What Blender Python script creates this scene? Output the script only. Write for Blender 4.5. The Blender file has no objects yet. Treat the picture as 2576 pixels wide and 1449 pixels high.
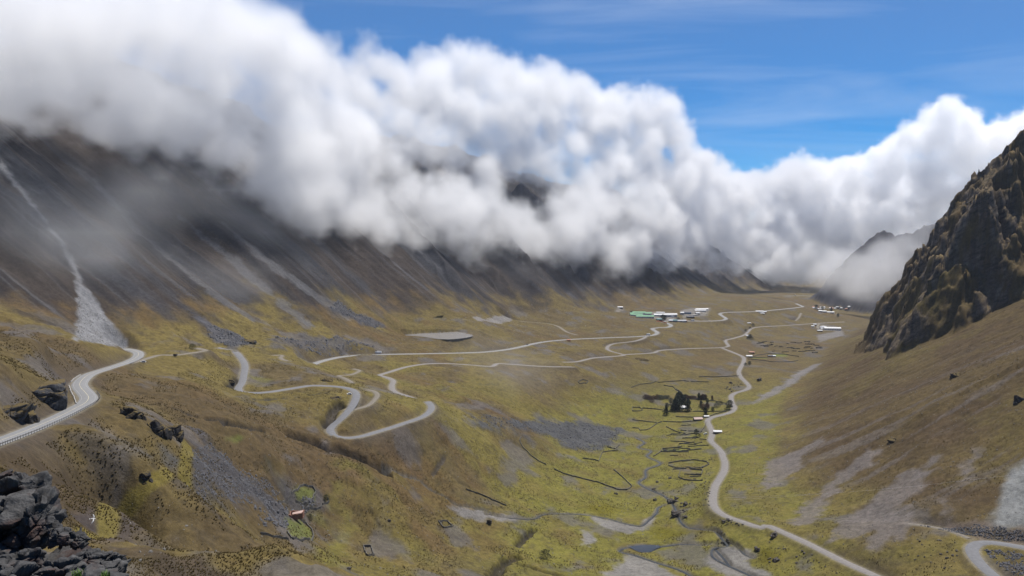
import bpy, bmesh, math, random
import numpy as np
from mathutils import Vector, Matrix
random.seed(7)
RNG = np.random.default_rng(11)
SC = bpy.context.scene

# ------------------------------------------------------------------ camera, sky, sun, exposure
F, CX, CY, PITCH = 2022.0, 1288.0, 724.5, math.radians(3.95)     # in pixels of a 2576 wide frame
cam_d = bpy.data.cameras.new('camera')
cam_d.sensor_width = 36.0
cam_d.lens = 36.0 * F / 2576.0
cam_d.clip_start, cam_d.clip_end = 0.5, 40000.0
cam = bpy.data.objects.new('camera', cam_d)
SC.collection.objects.link(cam)
cam.location = (0, 0, 0)
cam.rotation_euler = (math.radians(90) - PITCH, 0, 0)
SC.camera = cam

SUN_EL, SUN_AZ = math.radians(68), math.radians(42)              # azimuth from +Y (view direction), negative = left
sun_dir = Vector((math.sin(SUN_AZ) * math.cos(SUN_EL), math.cos(SUN_AZ) * math.cos(SUN_EL), math.sin(SUN_EL)))
W = bpy.data.worlds.new('World')
SC.world = W
W.use_nodes = True
wn, wl = W.node_tree.nodes, W.node_tree.links
wn.clear()
wo = wn.new('ShaderNodeOutputWorld')
bg = wn.new('ShaderNodeBackground')
sky = wn.new('ShaderNodeTexSky')
sky.sky_type = 'NISHITA'
sky.sun_disc = False
sky.sun_elevation = SUN_EL
sky.sun_rotation = SUN_AZ
sky.altitude = 4200
sky.air_density = 1.0
sky.dust_density = 0.05
sky.ozone_density = 3.0
bg.inputs[1].default_value = 0.13
wl.new(bg.outputs[0], wo.inputs[0])
# thin cirrus veils of the high sky
tc = wn.new('ShaderNodeTexCoord')
mp = wn.new('ShaderNodeMapping')
mp.inputs['Rotation'].default_value = (0.0, math.radians(-4), math.radians(20))
mp.inputs['Scale'].default_value = (1.1, 1.6, 9.0)
nz = wn.new('ShaderNodeTexNoise')
nz.inputs['Scale'].default_value = 2.2
nz.inputs['Detail'].default_value = 7
nz.inputs['Roughness'].default_value = 0.55
nz.inputs['Distortion'].default_value = 0.6
mr = wn.new('ShaderNodeMapRange')
mr.inputs[1].default_value, mr.inputs[2].default_value = 0.46, 0.80
mr.inputs[3].default_value, mr.inputs[4].default_value = 0.0, 0.30
mx = wn.new('ShaderNodeMix')
mx.data_type = 'RGBA'
mx.inputs[7].default_value = (5.2, 5.6, 6.4, 1)
wl.new(tc.outputs['Generated'], mp.inputs[0])
wl.new(mp.outputs[0], nz.inputs['Vector'])
wl.new(nz.outputs[0], mr.inputs[0])
wl.new(mr.outputs[0], mx.inputs[0])
hs = wn.new('ShaderNodeHueSaturation')
hs.inputs['Saturation'].default_value = 1.6
hs.inputs['Value'].default_value = 0.72
wl.new(sky.outputs[0], hs.inputs['Color'])
wl.new(hs.outputs[0], mx.inputs[6])
wl.new(mx.outputs[2], bg.inputs[0])

sun_l = bpy.data.lights.new('sun', 'SUN')
sun_l.energy = 5.0
sun_l.angle = math.radians(0.5)
sun_l.color = (1.0, 0.95, 0.88)
sun = bpy.data.objects.new('sun', sun_l)
SC.collection.objects.link(sun)
sun.rotation_euler = sun_dir.to_track_quat('Z', 'Y').to_euler()
SC.view_settings.view_transform = 'Standard'
SC.view_settings.look = 'None'
SC.view_settings.exposure = 0.3
SC.view_settings.gamma = 1.0
SC.view_settings.use_curve_mapping = False
SC.render.engine = 'CYCLES'
SC.cycles.max_bounces = 24
SC.cycles.diffuse_bounces = 2
SC.cycles.volume_bounces = 24
SC.cycles.volume_step_rate = 1.4
SC.cycles.volume_max_steps = 256
SC.cycles.use_adaptive_sampling = True
SC.cycles.adaptive_threshold = 0.012
SC.cycles.use_denoising = True

# ------------------------------------------------------------------ noise and projection helpers
_P = RNG.permutation(256)
_P = np.concatenate([_P, _P, _P]).astype(np.int32)
_G = np.array([[math.cos(a), math.sin(a)] for a in np.linspace(0, 2 * math.pi, 32, endpoint=False)], dtype=np.float32)

def perlin(x, y, seed=0):
    x = np.asarray(x, np.float32) + seed * 17.31
    y = np.asarray(y, np.float32) + seed * 9.77
    xi = np.floor(x).astype(np.int32); yi = np.floor(y).astype(np.int32)
    fx = x - xi; fy = y - yi
    xi &= 255; yi &= 255
    u = fx * fx * fx * (fx * (fx * 6 - 15) + 10); v = fy * fy * fy * (fy * (fy * 6 - 15) + 10)
    def g(ix, iy, dx, dy):
        h = _P[_P[ix] + iy] & 31
        return _G[h, 0] * dx + _G[h, 1] * dy
    x1 = (xi + 1) & 255; y1 = (yi + 1) & 255
    n0 = g(xi, yi, fx, fy); n1 = g(x1, yi, fx - 1, fy)
    n2 = g(xi, y1, fx, fy - 1); n3 = g(x1, y1, fx - 1, fy - 1)
    a = n0 + u * (n1 - n0); b = n2 + u * (n3 - n2)
    return (a + v * (b - a)) * 1.5

def fbm(x, y, octv=4, seed=0, gain=0.5):
    s = 0; a = 1.0; f = 1.0
    for o in range(octv):
        s = s + a * perlin(x * f, y * f, seed + o * 3)
        a *= gain; f *= 2.03
    return s

def ridged(x, y, octv=4, seed=0, gain=0.5):
    s = 0; a = 1.0; f = 1.0
    for o in range(octv):
        s = s + a * (1 - np.abs(perlin(x * f, y * f, seed + o * 3)) * 2)
        a *= gain; f *= 2.07
    return s

def sstep(a, b, x):
    t = np.clip((x - a) / (b - a), 0, 1)
    return t * t * (3 - 2 * t)

def ray(px, py):
    a = (px - CX) / F; b = -(py - CY) / F
    c, s = math.cos(PITCH), math.sin(PITCH)
    return a, c + b * s, -s + b * c

def at_z(px, py, z):
    a, dy, dz = ray(px, py)
    k = z / dz
    return a * k, dy * k, z

def at_y(px, py, y):
    a, dy, dz = ray(px, py)
    k = y / dy
    return a * k, y, dz * k

# the photograph was traced in enlarged crops; each crop maps to the 2576 wide frame
def crop(ox, oy, k=3.968):
    return lambda pts: [(x / k + ox, y / k + oy) + tuple(r) for x, y, *r in pts]
c1 = crop(0, 779.0); c2 = crop(519.3, 779.0); c3 = crop(1038.7, 649.2); c4 = crop(1493.1, 681.6)
c5 = crop(0, 1084.1); c6 = crop(649.2, 1084.1); c7 = crop(1298.4, 1084.1); c8 = crop(1926.8, 1084.1)
cf = crop(1590.5, 973.8, 7.936); cg = crop(1545.1, 766.0, 9.921); ch = crop(1850.2, 746.6, 7.936)

# ------------------------------------------------------------------ roads, as (pixel x, pixel y[, height]) runs
def fillz(pts):
    """heights given at some vertices are spread along the run"""
    xy = np.array([p[:2] for p in pts], float)
    d = np.concatenate([[0], np.cumsum(np.hypot(*np.diff(xy, axis=0).T))])
    k = [i for i, p in enumerate(pts) if len(p) > 2]
    z = np.interp(d, d[k], [pts[i][2] for i in k])
    return [(x, y, zz) for (x, y), zz in zip(xy, z)]

ROADS = {}
ROADS['highway'] = (8.2, fillz(c1([(-260, 1400, -66), (0, 1308, -72), (300, 1192), (600, 1062), (750, 985, -86), (850, 930), (885, 880, -90), (855, 830), (805, 775), (795, 740, -95), (830, 690), (900, 642), (1050, 592), (1200, 545, -105), (1320, 500), (1378, 460), (1375, 425, -111), (1320, 404), (1240, 391, -112)])))
ROADS['valley_highway'] = (8.0, fillz(c2([(1060, 548, -154), (1110, 526, -155), (1200, 500), (1350, 470), (1550, 452), (1800, 445), (2200, 438), (2500, 432, -183)]) + c3([(700, 938), (950, 910), (1100, 880, -196), (1250, 845), (1450, 820), (1800, 800, -210), (2200, 785), (2310, 778, -214), (2400, 768), (2440, 745), (2400, 715), (2392, 703), (2450, 695), (2540, 690), (2575, 670), (2540, 650, -216)]) + c4([(690, 507, -217), (800, 497), (950, 498), (1100, 500), (1270, 493), (1322, 478, -225), (1290, 452), (1262, 427), (1310, 415), (1600, 405), (1850, 385), (2050, 363), (2090, 356, -252), (2070, 347), (2020, 325, -251)])))
ROADS['old_road'] = (5.6, fillz(c2([(120, 380, -121), (175, 388, -122), (270, 412), (340, 475), (383, 550), (375, 640), (355, 725, -138), (318, 785), (345, 820), (450, 830), (620, 820), (850, 785), (1050, 757, -143), (1190, 760), (1330, 770), (1440, 792), (1492, 835, -147), (1490, 885), (1440, 980), (1350, 1080), (1262, 1155), (1235, 1200), (1275, 1247), (1370, 1275, -166), (1500, 1270), (1700, 1218), (1950, 1140), (2150, 1070), (2232, 1010, -172), (2245, 960), (2210, 918, -172)])))
ROADS['lower_road'] = (5.0, fillz(c2([(2060, 880, -171), (1930, 840, -171), (1870, 810), (1850, 760), (1862, 705, -173), (1800, 675), (1730, 655, -174), (1830, 620), (2000, 570), (2200, 540), (2400, 536, -184)]) + c3([(600, 1068, -190), (780, 1080), (850, 1052), (1000, 1060), (1300, 1080), (1590, 1085, -212)])))
ROADS['middle_road'] = (5.0, fillz(c3([(1490, 1038, -212), (1620, 1035), (1800, 997), (2100, 970)]) + c4([(300, 836, -226), (600, 816), (650, 796), (900, 776), (1280, 763, -245), (1345, 750), (1330, 722), (1320, 692), (1380, 676), (1500, 641), (1540, 610), (1582, 572), (1650, 559), (1900, 545), (2250, 521, -280), (2500, 508, -284)])))
ROADS['loop_road'] = (4.6, fillz(c4([(300, 834, -226), (160, 795), (142, 755, -220), (200, 727), (400, 701, -215), (490, 675), (528, 652, -214)])))
ROADS['valley_road'] = (6.2, fillz(c4([(1270, 764, -245), (1400, 815), (1488, 855), (1500, 900, -257), (1470, 960), (1450, 1010), (1472, 1060), (1530, 1120), (1553, 1158), (1510, 1190), (1420, 1215), (1376, 1245), (1376, 1280, -265)]) + cf([(2000, 330), (2040, 400), (2020, 450), (1960, 500), (1800, 552), (1620, 592), (1525, 640), (1505, 690), (1545, 780, -266), (1590, 880), (1590, 960), (1565, 1060), (1605, 1115), (1700, 1200, -264), (1790, 1310)]) + c7([(2060, 245), (2083, 310), (2078, 390), (2038, 465, -258), (1990, 545), (1967, 640), (1968, 725), (2005, 790, -252), (2100, 850), (2250, 902), (2450, 960)]) + c8([(0, 945, -244), (200, 1022), (400, 1112), (600, 1212), (800, 1312), (1000, 1402), (1150, 1470, -232)])))
ROADS['bend_road'] = (7.0, fillz(c8([(2800, 1185, -203), (2576, 1160, -204), (2400, 1130), (2250, 1112), (2125, 1118, -209), (2060, 1165), (2068, 1225), (2120, 1300), (2200, 1380), (2320, 1480, -213)])))
ROADS['far_road'] = (9.0, fillz(c4([(1900, 250, -268), (2100, 248), (2400, 262, -272)])))
TRACKS = {}
TRACKS['side_track'] = (4.0, fillz(c1([(1250, 548, -107), (1400, 505), (1520, 470), (1600, 452, -112), (1740, 452), (1900, 432, -113), (2050, 407), (2010, 393), (1960, 381, -113)])))
TRACKS['branch_track'] = (3.6, fillz(c2([(1450, 1000, -153), (1600, 958), (1680, 895, -154), (1705, 845), (1670, 812), (1610, 800, -154)])))
TRACKS['cut_track'] = (3.2, fillz(c2([(1455, 732, -152), (1420, 705), (1370, 680), (1320, 657, -157), (1430, 650), (1510, 620), (1525, 605), (1470, 590, -165)])))
TRACKS['hairpin_track'] = (3.0, fillz(c2([(610, 462, -135), (750, 452), (742, 478), (770, 500), (820, 512, -138), (880, 440)])[:5]))
TRACKS['quarry_track'] = (4.0, fillz(c3([(930, 612, -180), (1100, 632), (1350, 655, -194), (1440, 678), (1550, 742), (1640, 768, -206)])))
TRACKS['slope_path'] = (2.6, fillz(c8([(1420, 925, -214), (1600, 945), (1850, 1000), (2030, 1070, -209)])))
TRACKS['village_path'] = (5.0, fillz(c4([(2000, 512, -277), (2045, 470), (2070, 420, -260)])))
TRACKS['yard_track'] = (5.0, fillz(c4([(2250, 521, -280), (2243, 570, -281), (2300, 590), (2470, 600, -283)])))

# ------------------------------------------------------------------ terrain: control heights
ctl = []
for w_, pts in list(ROADS.values()) + list(TRACKS.values()):
    W3 = np.array([at_z(*p) for p in pts])
    dd_ = np.concatenate([[0], np.cumsum(np.hypot(*np.diff(W3[:, :2], axis=0).T))])
    for t_ in np.linspace(0, dd_[-1], max(3, int(dd_[-1] / 30))):
        ctl.append(tuple(np.interp(t_, dd_, W3[:, c_]) for c_ in range(3)))
more = [  # px, py, height under the camera
    (0, 1180, -62), (-150, 1250, -60), (120, 1010, -74), (60, 940, -66), (0, 900, -64), (180, 900, -78), (270, 930, -96),
    (0, 858, -66), (120, 856, -72), (230, 868, -88), (320, 1000, -96), (450, 960, -116), (420, 900, -112),
    (380, 1080, -98), (470, 1130, -116), (330, 1200, -96), (240, 1120, -84), (450, 1220, -122), (560, 1200, -142), (300, 1300, -92), (420, 1330, -112),
    (520, 1440, -124), (330, 1445, -94), (600, 1320, -156), (735, 1285, -186), (700, 1400, -176), (850, 1300, -200), (900, 1440, -202),
    (680, 1150, -152), (620, 1050, -140), (760, 1050, -152), (900, 1200, -184), (1050, 1250, -212), (1000, 1130, -186), (1150, 1100, -196),
    (1120, 1350, -232), (1250, 1430, -244), (1300, 1300, -248), (1200, 1200, -226), (1400, 1250, -258), (1300, 1080, -222), (1350, 1150, -244), (1450, 1110, -262), (1200, 1000, -202),
    (1500, 1300, -266), (1640, 1380, -268), (1500, 1420, -264), (1800, 1400, -262), (1700, 1250, -268), (1620, 1160, -271), (1600, 1060, -271), (1720, 1330, -267), (1700, 1449, -266),
    (1950, 1430, -252), (2100, 1449, -240), (1950, 1310, -247), (1500, 1000, -246), (1400, 990, -232), (1300, 960, -205), (1600, 940, -242), (1750, 940, -252), (1500, 950, -232), (1700, 900, -240),
    (1100, 845, -168), (1180, 850, -170), (1030, 842, -166), (1000, 860, -162), (1250, 830, -184), (1200, 780, -176), (1450, 790, -200), (1350, 750, -180), (900, 860, -146), (750, 870, -134), (640, 870, -124), (600, 850, -120), (1000, 800, -150), (900, 800, -140),
    (700, 930, -136), (760, 1000, -144), (960, 1050, -164), (1000, 1010, -165), (880, 940, -160), (800, 880, -146), (640, 1000, -137),
    (1900, 900, -258), (1960, 850, -272), (2020, 860, -270), (1950, 930, -254), (1700, 760, -214), (1850, 740, -228), (1750, 820, -226), (1900, 820, -256), (2080, 850, -284), (2060, 780, -290), (2100, 770, -300),
    (1250, 750, -166), (1650, 750, -208), (1500, 760, -200), (1550, 830, -212),
]
for p in more:
    ctl.append(at_z(*p))
ctl += [(-16, 20, -13.5), (-10, 20, -13), (0, 20, -13.5), (14, 20, -14), (-45, 50, -28), (-33, 50, -29), (-20, 50, -29), (0, 50, -31), (40, 50, -36), (-52, 75, -41), (-92, 100, -52), (-64, 100, -52), (-40, 100, -53), (0, 100, -62), (70, 100, -78), (-100, 150, -63), (-60, 150, -72), (-140, 160, -62),
        (-60, 200, -86), (0, 300, -150), (120, 300, -160), (0, 450, -212), (150, 420, -205), (-150, 300, -122), (-40, 380, -176), (200, 300, -150), (300, 350, -165), (-260, 240, -64), (-400, 300, -62), (-600, 500, -66),
        (-400, 700, -92), (-354, 690, -95), (-420, 560, -86), (-600, 900, -110), (-300, 1000, -126), (-259, 1080, -132), (-500, 1200, -138), (-160, 1300, -142), (-60, 1500, -152), (-400, 1700, -160), (150, 1850, -172), (0, 2200, -190),
        (490, 2300, -206), (200, 2800, -220), (1000, 3100, -252), (700, 3600, -270), (1200, 2800, -292), (1500, 4000, -300), (1700, 4000, -318), (2200, 5500, -350), (1500, 6000, -340), (3500, 9000, -420), (0, 9000, -380), (-3000, 5000, -250), (-3000, 1500, -150),
        (240, 700, -248), (300, 950, -254), (390, 1220, -260), (560, 1500, -262), (560, 1700, -272), (900, 2300, -294), (900, 2000, -284), (1500, 3200, -306), (2200, 3600, -315), (600, 800, -250), (700, 1200, -260), (1000, 1500, -262), (1500, 2200, -290), (3000, 3000, -300), (3000, 1000, -250), (1200, 600, -220), (600, 400, -200), (400, 550, -214), (330, 560, -214)]
ctl = np.array(ctl)
keep = []
for i, p in enumerate(ctl):
    q = np.array([p[0] / p[1] * 1.0, math.log(p[1])])
    if all(np.hypot(*(q - k)) > 0.008 for k, _ in keep):
        keep.append((q, p[2]))
KQ = np.array([k for k, _ in keep]); KZ = np.array([z for _, z in keep])
def kern(d2): return np.sqrt(d2 + 0.045 ** 2)
A = kern(((KQ[:, None] - KQ[None]) ** 2).sum(-1)) - 0.004 * np.eye(len(KQ))
n = len(KQ)
M_ = np.zeros((n + 3, n + 3)); M_[:n, :n] = A; M_[:n, n] = M_[n, :n] = 1; M_[:n, n + 1:] = KQ; M_[n + 1:, :n] = KQ.T
sol = np.linalg.solve(M_, np.concatenate([KZ, [0, 0, 0]]))

def logrows():
    r = []; y = 18.0
    for lim, st in ((150, .018), (300, .006), (900, .003), (1800, .0019), (3500, .0042), (9500, .011)):
        while y < lim:
            r.append(y); y *= 1 + st
    return np.array(r)
YS = logrows()
ua = np.linspace(-.72, .72, 1200)
ub = .72 + np.cumsum(np.linspace(.003, .12, 34))
US = np.concatenate([-ub[::-1], ua, ub])
NU, NY = len(US), len(YS)
# interpolation on a coarser grid, then resampled (the surface it gives is smooth)
cu = np.concatenate([-ub[::-2], np.linspace(-.72, .72, 300), ub[::2]]); cl = np.linspace(math.log(YS[0]) - .01, math.log(YS[-1]) + .01, 420)
cu[0], cu[-1] = US[0] - .01, US[-1] + .01
gu, gl = np.meshgrid(cu, cl)
zc = np.zeros_like(gu)
for (k, wgt) in zip(KQ, sol[:n]):
    zc += wgt * kern((gu - k[0]) ** 2 + (gl - k[1]) ** 2)
zc += sol[n] + sol[n + 1] * gu + sol[n + 2] * gl

def bilin(G, gx, gy, x, y):
    i = np.clip(np.searchsorted(gx, x) - 1, 0, len(gx) - 2); j = np.clip(np.searchsorted(gy, y) - 1, 0, len(gy) - 2)
    fx = np.clip((x - gx[i]) / (gx[i + 1] - gx[i]), 0, 1); fy = np.clip((y - gy[j]) / (gy[j + 1] - gy[j]), 0, 1)
    return (G[j, i] * (1 - fx) * (1 - fy) + G[j, i + 1] * fx * (1 - fy) + G[j + 1, i] * (1 - fx) * fy + G[j + 1, i + 1] * fx * fy)
UU, YY = np.meshgrid(US, YS)
Z0 = np.zeros((NY, NU))
for j in range(0, NY, 200):
    Z0[j:j + 200] = bilin(zc, cu, cl, UU[j:j + 200].ravel(), np.log(YY[j:j + 200]).ravel()).reshape(-1, NU)
XX = UU * YY
X, Y = XX.astype(np.float32), YY.astype(np.float32)
Z = np.clip(Z0, -460, 20).astype(np.float32)

def along(poly, X, Y):
    """signed distance (left of the run is positive) and run length to a polyline"""
    best = np.full(X.shape, 1e9, np.float32); S = np.zeros_like(best); Q = np.zeros_like(best); q0 = 0.0
    m = len(poly) - 1
    for i in range(m):
        (x0, y0), (x1, y1) = poly[i][:2], poly[i + 1][:2]
        L = math.hypot(x1 - x0, y1 - y0); ex, ey = (x1 - x0) / L, (y1 - y0) / L
        t = (X - x0) * ex + (Y - y0) * ey
        lo = -1e9 if i == 0 else 0; hi = 1e9 if i == m - 1 else L
        tc_ = np.clip(t, lo, hi)
        dx = X - x0 - tc_ * ex; dy = Y - y0 - tc_ * ey
        d = np.hypot(dx, dy); s = np.sign(ex * (Y - y0) - ey * (X - x0)) * d
        k = d < best
        best = np.where(k, d, best); S = np.where(k, s, S); Q = np.where(k, q0 + tc_, Q)
        q0 += L
    return S, Q

# left valley wall
BL = [(-470, 250), (-430, 450), (-385, 600), (-354, 700), (-262, 1074), (-80, 1480), (150, 1850), (470, 2300), (820, 3100), (1260, 4000), (1900, 5400)]
SL, QL = along(BL, X, Y)
spur = 52 * perlin(QL / 300, QL * 0, 5) * sstep(500, 1300, QL) + 34 * perlin(QL / 120, SL / 900, 6) * sstep(300, 900, QL)
s_ = SL + spur * sstep(-80, 160, SL) + 9 * perlin(QL / 42, SL / 500, 8) * sstep(0, 120, SL)
wall_h = 0.74 * (np.sqrt(np.maximum(s_, 0) ** 2 + 45 ** 2) - 45)
capz = 430 + 120 * perlin(QL / 420, SL / 420, 9)
wall_h = np.where(wall_h < capz, wall_h, capz + (wall_h - capz) * .15)
strk = fbm(QL / 14, SL / 420, 3, 20)
rgh = fbm(X / 60, Y / 60, 4, 23)
wl_m = sstep(20, 160, s_)
Z += wall_h + wl_m * (strk * 1.6 + rgh * 3.0)
WALLM = sstep(2, 40, wall_h)
# rocky ribs of the wall, more of them up the valley
ribs = ridged(QL / 150 + .3 * perlin(SL / 90, QL / 90, 3), SL / 340, 3, 31)
rib_m = sstep(1.05, 1.5, ribs) * sstep(900, 1500, QL) * sstep(60, 170, SL)
Z += rib_m * (16 + 9 * rgh)

# right valley wall
BR = [(420, 250), (345, 420), (285, 560), (262, 680), (258, 800), (305, 950), (400, 1220), (545, 1520), (640, 1750), (960, 2300), (1560, 3250), (2400, 3700), (4000, 4200)]
SR, QR = along(BR, X, Y)
SR = -SR
sr_ = SR + 14 * perlin(QR / 170, SR / 600, 41) * sstep(0, 120, SR)
right_h = 0.60 * (np.sqrt(np.maximum(sr_, 0) ** 2 + 40 ** 2) - 40)
capr = 470 + 90 * perlin(X / 300, Y / 300, 42)
right_h = np.where(right_h < capr, right_h, capr + (right_h - capr) * .15)
rst = fbm(QR / 13, SR / 260, 3, 43)
r_m = sstep(10, 90, SR)
Z += right_h + r_m * (rst * 1.3 + 2.2 * fbm(X / 55, Y / 55, 4, 44))
RIGHTM = sstep(1, 20, right_h)

def height(x, y):
    x = np.atleast_1d(np.asarray(x, float)); y = np.atleast_1d(np.asarray(y, float))
    return bilin(Z, US, YS, x / y, y)

def ground_at(px, py, y0=60.0, y1=9000.0):
    """the first point of the ground on the line of sight through a pixel"""
    a, dy, dz = ray(px, py)
    ys = np.exp(np.linspace(math.log(y0), math.log(y1), 3000))
    g = height(ys * a / dy, ys) - ys * dz / dy
    k = np.argmax(g > 0)
    if g[k] <= 0: k = len(ys) - 1
    k = max(k, 1)
    t = g[k - 1] / (g[k - 1] - g[k]) if g[k] != g[k - 1] else 0
    yy = ys[k - 1] + (ys[k] - ys[k - 1]) * min(max(t, 0), 1)
    return yy * a / dy, yy, float(height(yy * a / dy, yy)[0])

def crest(run, near, far, rough, seed):
    """height of a rocky spur below a crest run of (x, y, z)"""
    s, q = along(run, X, Y)
    d = np.concatenate([[0], np.cumsum([math.hypot(run[i + 1][0] - run[i][0], run[i + 1][1] - run[i][1]) for i in range(len(run) - 1)])])
    qq = q + 0.0
    zc_ = np.interp(qq, d, [p[2] for p in run])
    zc_ = zc_ - np.maximum(-qq, 0) * 1.2 - np.maximum(qq - d[-1], 0) * .2
    nr = np.interp(qq, d, near) if isinstance(near, (list, tuple)) else near
    sl = np.where(s > 0, far, nr)
    return zc_ - np.abs(s) * sl, s, q
CR = [(566, 1540, -222), (612, 1490, -140), (664, 1455, -62), (738, 1390, 36), (775, 1360, 92), (790, 1315, 118), (796, 1265, 156), (830, 1200, 215), (900, 1120, 300), (1100, 1000, 420)]
hc, sc_, qc = crest(CR, [2.2, 1.9, 1.6, 1.35, 1.2, 1.1, 1.0, .95, .9, .85], 1.1, 20, 50)
hc = np.where(np.isfinite(hc), hc, -999)
cr_n = ridged(X / 70 + .4 * perlin(X / 50, Y / 50, 52), Y / 70, 5, 53, .55)
# grassy ramps and rock bands running down parallel to the crest
PB = 58.0
drop = np.interp(np.clip(qc, 0, 2000), [0, 300, 700, 1200], [2.0, 1.3, 1.0, .85]).astype(np.float32) * np.abs(sc_)
led = drop / PB + qc / 230.0 + .85 * fbm(X / 120, Y / 120, 4, 55) + .2 * perlin(qc / 40, sc_ / 40, 57)
lf = led - np.floor(led)
rampf = np.where(lf < .58, lf * .38, .58 * .38 + (lf - .58) * (1 - .58 * .38) / .42)
rock_m = np.clip(sstep(.45, .6, lf) * (1 - sstep(.96, 1.0, lf)) + sstep(20, 160, Z) * .6 + sstep(.25, .6, fbm(X / 38, Y / 38, 4, 58)) - .75 * sstep(.15, .5, fbm(X / 70, Y / 70, 3, 59)), 0, 1)
uu_ = hc * .8 - X * .62
def saw(T, wp, sd):
    q_ = uu_ / T + wp * fbm(X / (T * 2.2), Y / (T * 2.2), 3, sd)
    q_ = q_ - np.floor(q_)
    return T * .34 * (np.where(q_ < .72, q_ / .72, (1 - q_) / .28) - .5)
led2 = saw(64, .8, 640) + saw(23, .7, 650) + .8 * saw(9, .6, 660)
hc2 = hc + .4 * PB * (lf - rampf) * np.clip(np.abs(sc_) / 30, 0, 1) + (3 + 13 * rock_m) * (cr_n - 1.1) + 2.5 * fbm(X / 12, Y / 12, 3, 56)
FOOT = [ground_at(*q)[:2] for q in ((1985, 890), (2055, 874), (2170, 882), (2262, 890), (2330, 862), (2392, 845), (2480, 800), (2576, 745), (2720, 660))]
sfo, qfo = along(FOOT, X, Y)
sfo = sfo + 26 * perlin(qfo / 60, qfo * 0, 62) + 10 * perlin(qfo / 17, qfo * 0, 63)
hc2 = np.minimum(hc2, Z + np.maximum(sfo, -3) * (1.5 + .5 * fbm(qfo / 30, sfo / 30, 3, 64)))
hc2 = hc2 + (led2 * (.5 + .5 * rock_m) + 5 * (cr_n - 1.1) * rock_m) * sstep(0, 30, sfo)
gate = sstep(-70, 10, qc)
CRAG = sstep(0, 6, hc2 - Z) * gate
Z = np.where(gate > 0, np.maximum(Z, np.where(hc2 > Z, hc2, Z) * gate + Z * (1 - gate)), Z)
FR = [(1330, 3320, -160), (1400, 3310, -70), (1475, 3300, -12), (1520, 3290, 6), (1560, 3280, -14), (1640, 3250, 18), (1760, 3180, 62), (2000, 3000, 190), (2400, 2700, 380)]
hf, sf, qf = crest(FR, .8, .9, 20, 60)
hf = hf + 16 * (ridged(X / 120, Y / 120, 4, 61) - 1.0)
FARC = sstep(-5, 9, hf - Z)
Z = np.maximum(Z, hf)
for (px_, py_, yy_, sl_) in ((1312, 452, 2330, 1.25), (1270, 470, 2300, 1.1), (1065, 415, 2080, 1.0), (1130, 432, 2120, 1.0), (700, 470, 1650, .9)):
    x0, y0, z0 = at_y(px_, py_, yy_)
    d_ = np.hypot(X - x0, Y - y0)
    hp = z0 - d_ * sl_ * (1 + .25 * perlin(np.arctan2(Y - y0, X - x0) * 2.2, d_ / 90, 70)) + 8 * (ridged(X / 60, Y / 60, 3, 71) - 1)
    near_ = d_ < 500
    FARC = np.where(near_, np.maximum(FARC, sstep(-3, 9, hp - Z)), FARC)
    Z = np.where(near_, np.maximum(Z, hp), Z)
del hf, sf, qf, hp, d_

def resample(P, step):
    P = np.array(P, float)
    # Catmull-Rom through the vertices, then even steps
    Q = np.vstack([2 * P[0] - P[1], P, 2 * P[-1] - P[-2]])
    out = []
    for i in range(1, len(Q) - 2):
        p0, p1, p2, p3 = Q[i - 1:i + 3]
        t0 = 0; t1 = t0 + max(np.linalg.norm(p1[:2] - p0[:2]), .01) ** .5; t2 = t1 + max(np.linalg.norm(p2[:2] - p1[:2]), .01) ** .5; t3 = t2 + max(np.linalg.norm(p3[:2] - p2[:2]), .01) ** .5
        for t in np.linspace(t1, t2, 16, endpoint=False):
            a1 = (t1 - t) / (t1 - t0) * p0 + (t - t0) / (t1 - t0) * p1; a2 = (t2 - t) / (t2 - t1) * p1 + (t - t1) / (t2 - t1) * p2; a3 = (t3 - t) / (t3 - t2) * p2 + (t - t2) / (t3 - t2) * p3
            b1 = (t2 - t) / (t2 - t0) * a1 + (t - t0) / (t2 - t0) * a2; b2 = (t3 - t) / (t3 - t1) * a2 + (t - t1) / (t3 - t1) * a3
            out.append((t2 - t) / (t2 - t1) * b1 + (t - t1) / (t2 - t1) * b2)
    out.append(P[-1]); out = np.array(out)
    d = np.concatenate([[0], np.cumsum(np.hypot(*np.diff(out[:, :2], axis=0).T))])
    k = max(2, int(d[-1] / step) + 1)
    dd = np.linspace(0, d[-1], k)
    return np.stack([np.interp(dd, d, out[:, c]) for c in range(out.shape[1])], 1)

def window(x, y, R):
    """index window of the ground grid round a spot"""
    j0 = np.searchsorted(YS, max(y - R, YS[0])); j1 = np.searchsorted(YS, y + R) + 1
    ya = max(y - R, YS[0])
    ulo = min((x - R) / ya, (x - R) / (y + R)); uhi = max((x + R) / ya, (x + R) / (y + R))
    i0 = np.searchsorted(US, ulo); i1 = np.searchsorted(US, uhi) + 1
    return slice(max(j0 - 1, 0), j1), slice(max(i0 - 1, 0), i1)

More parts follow.
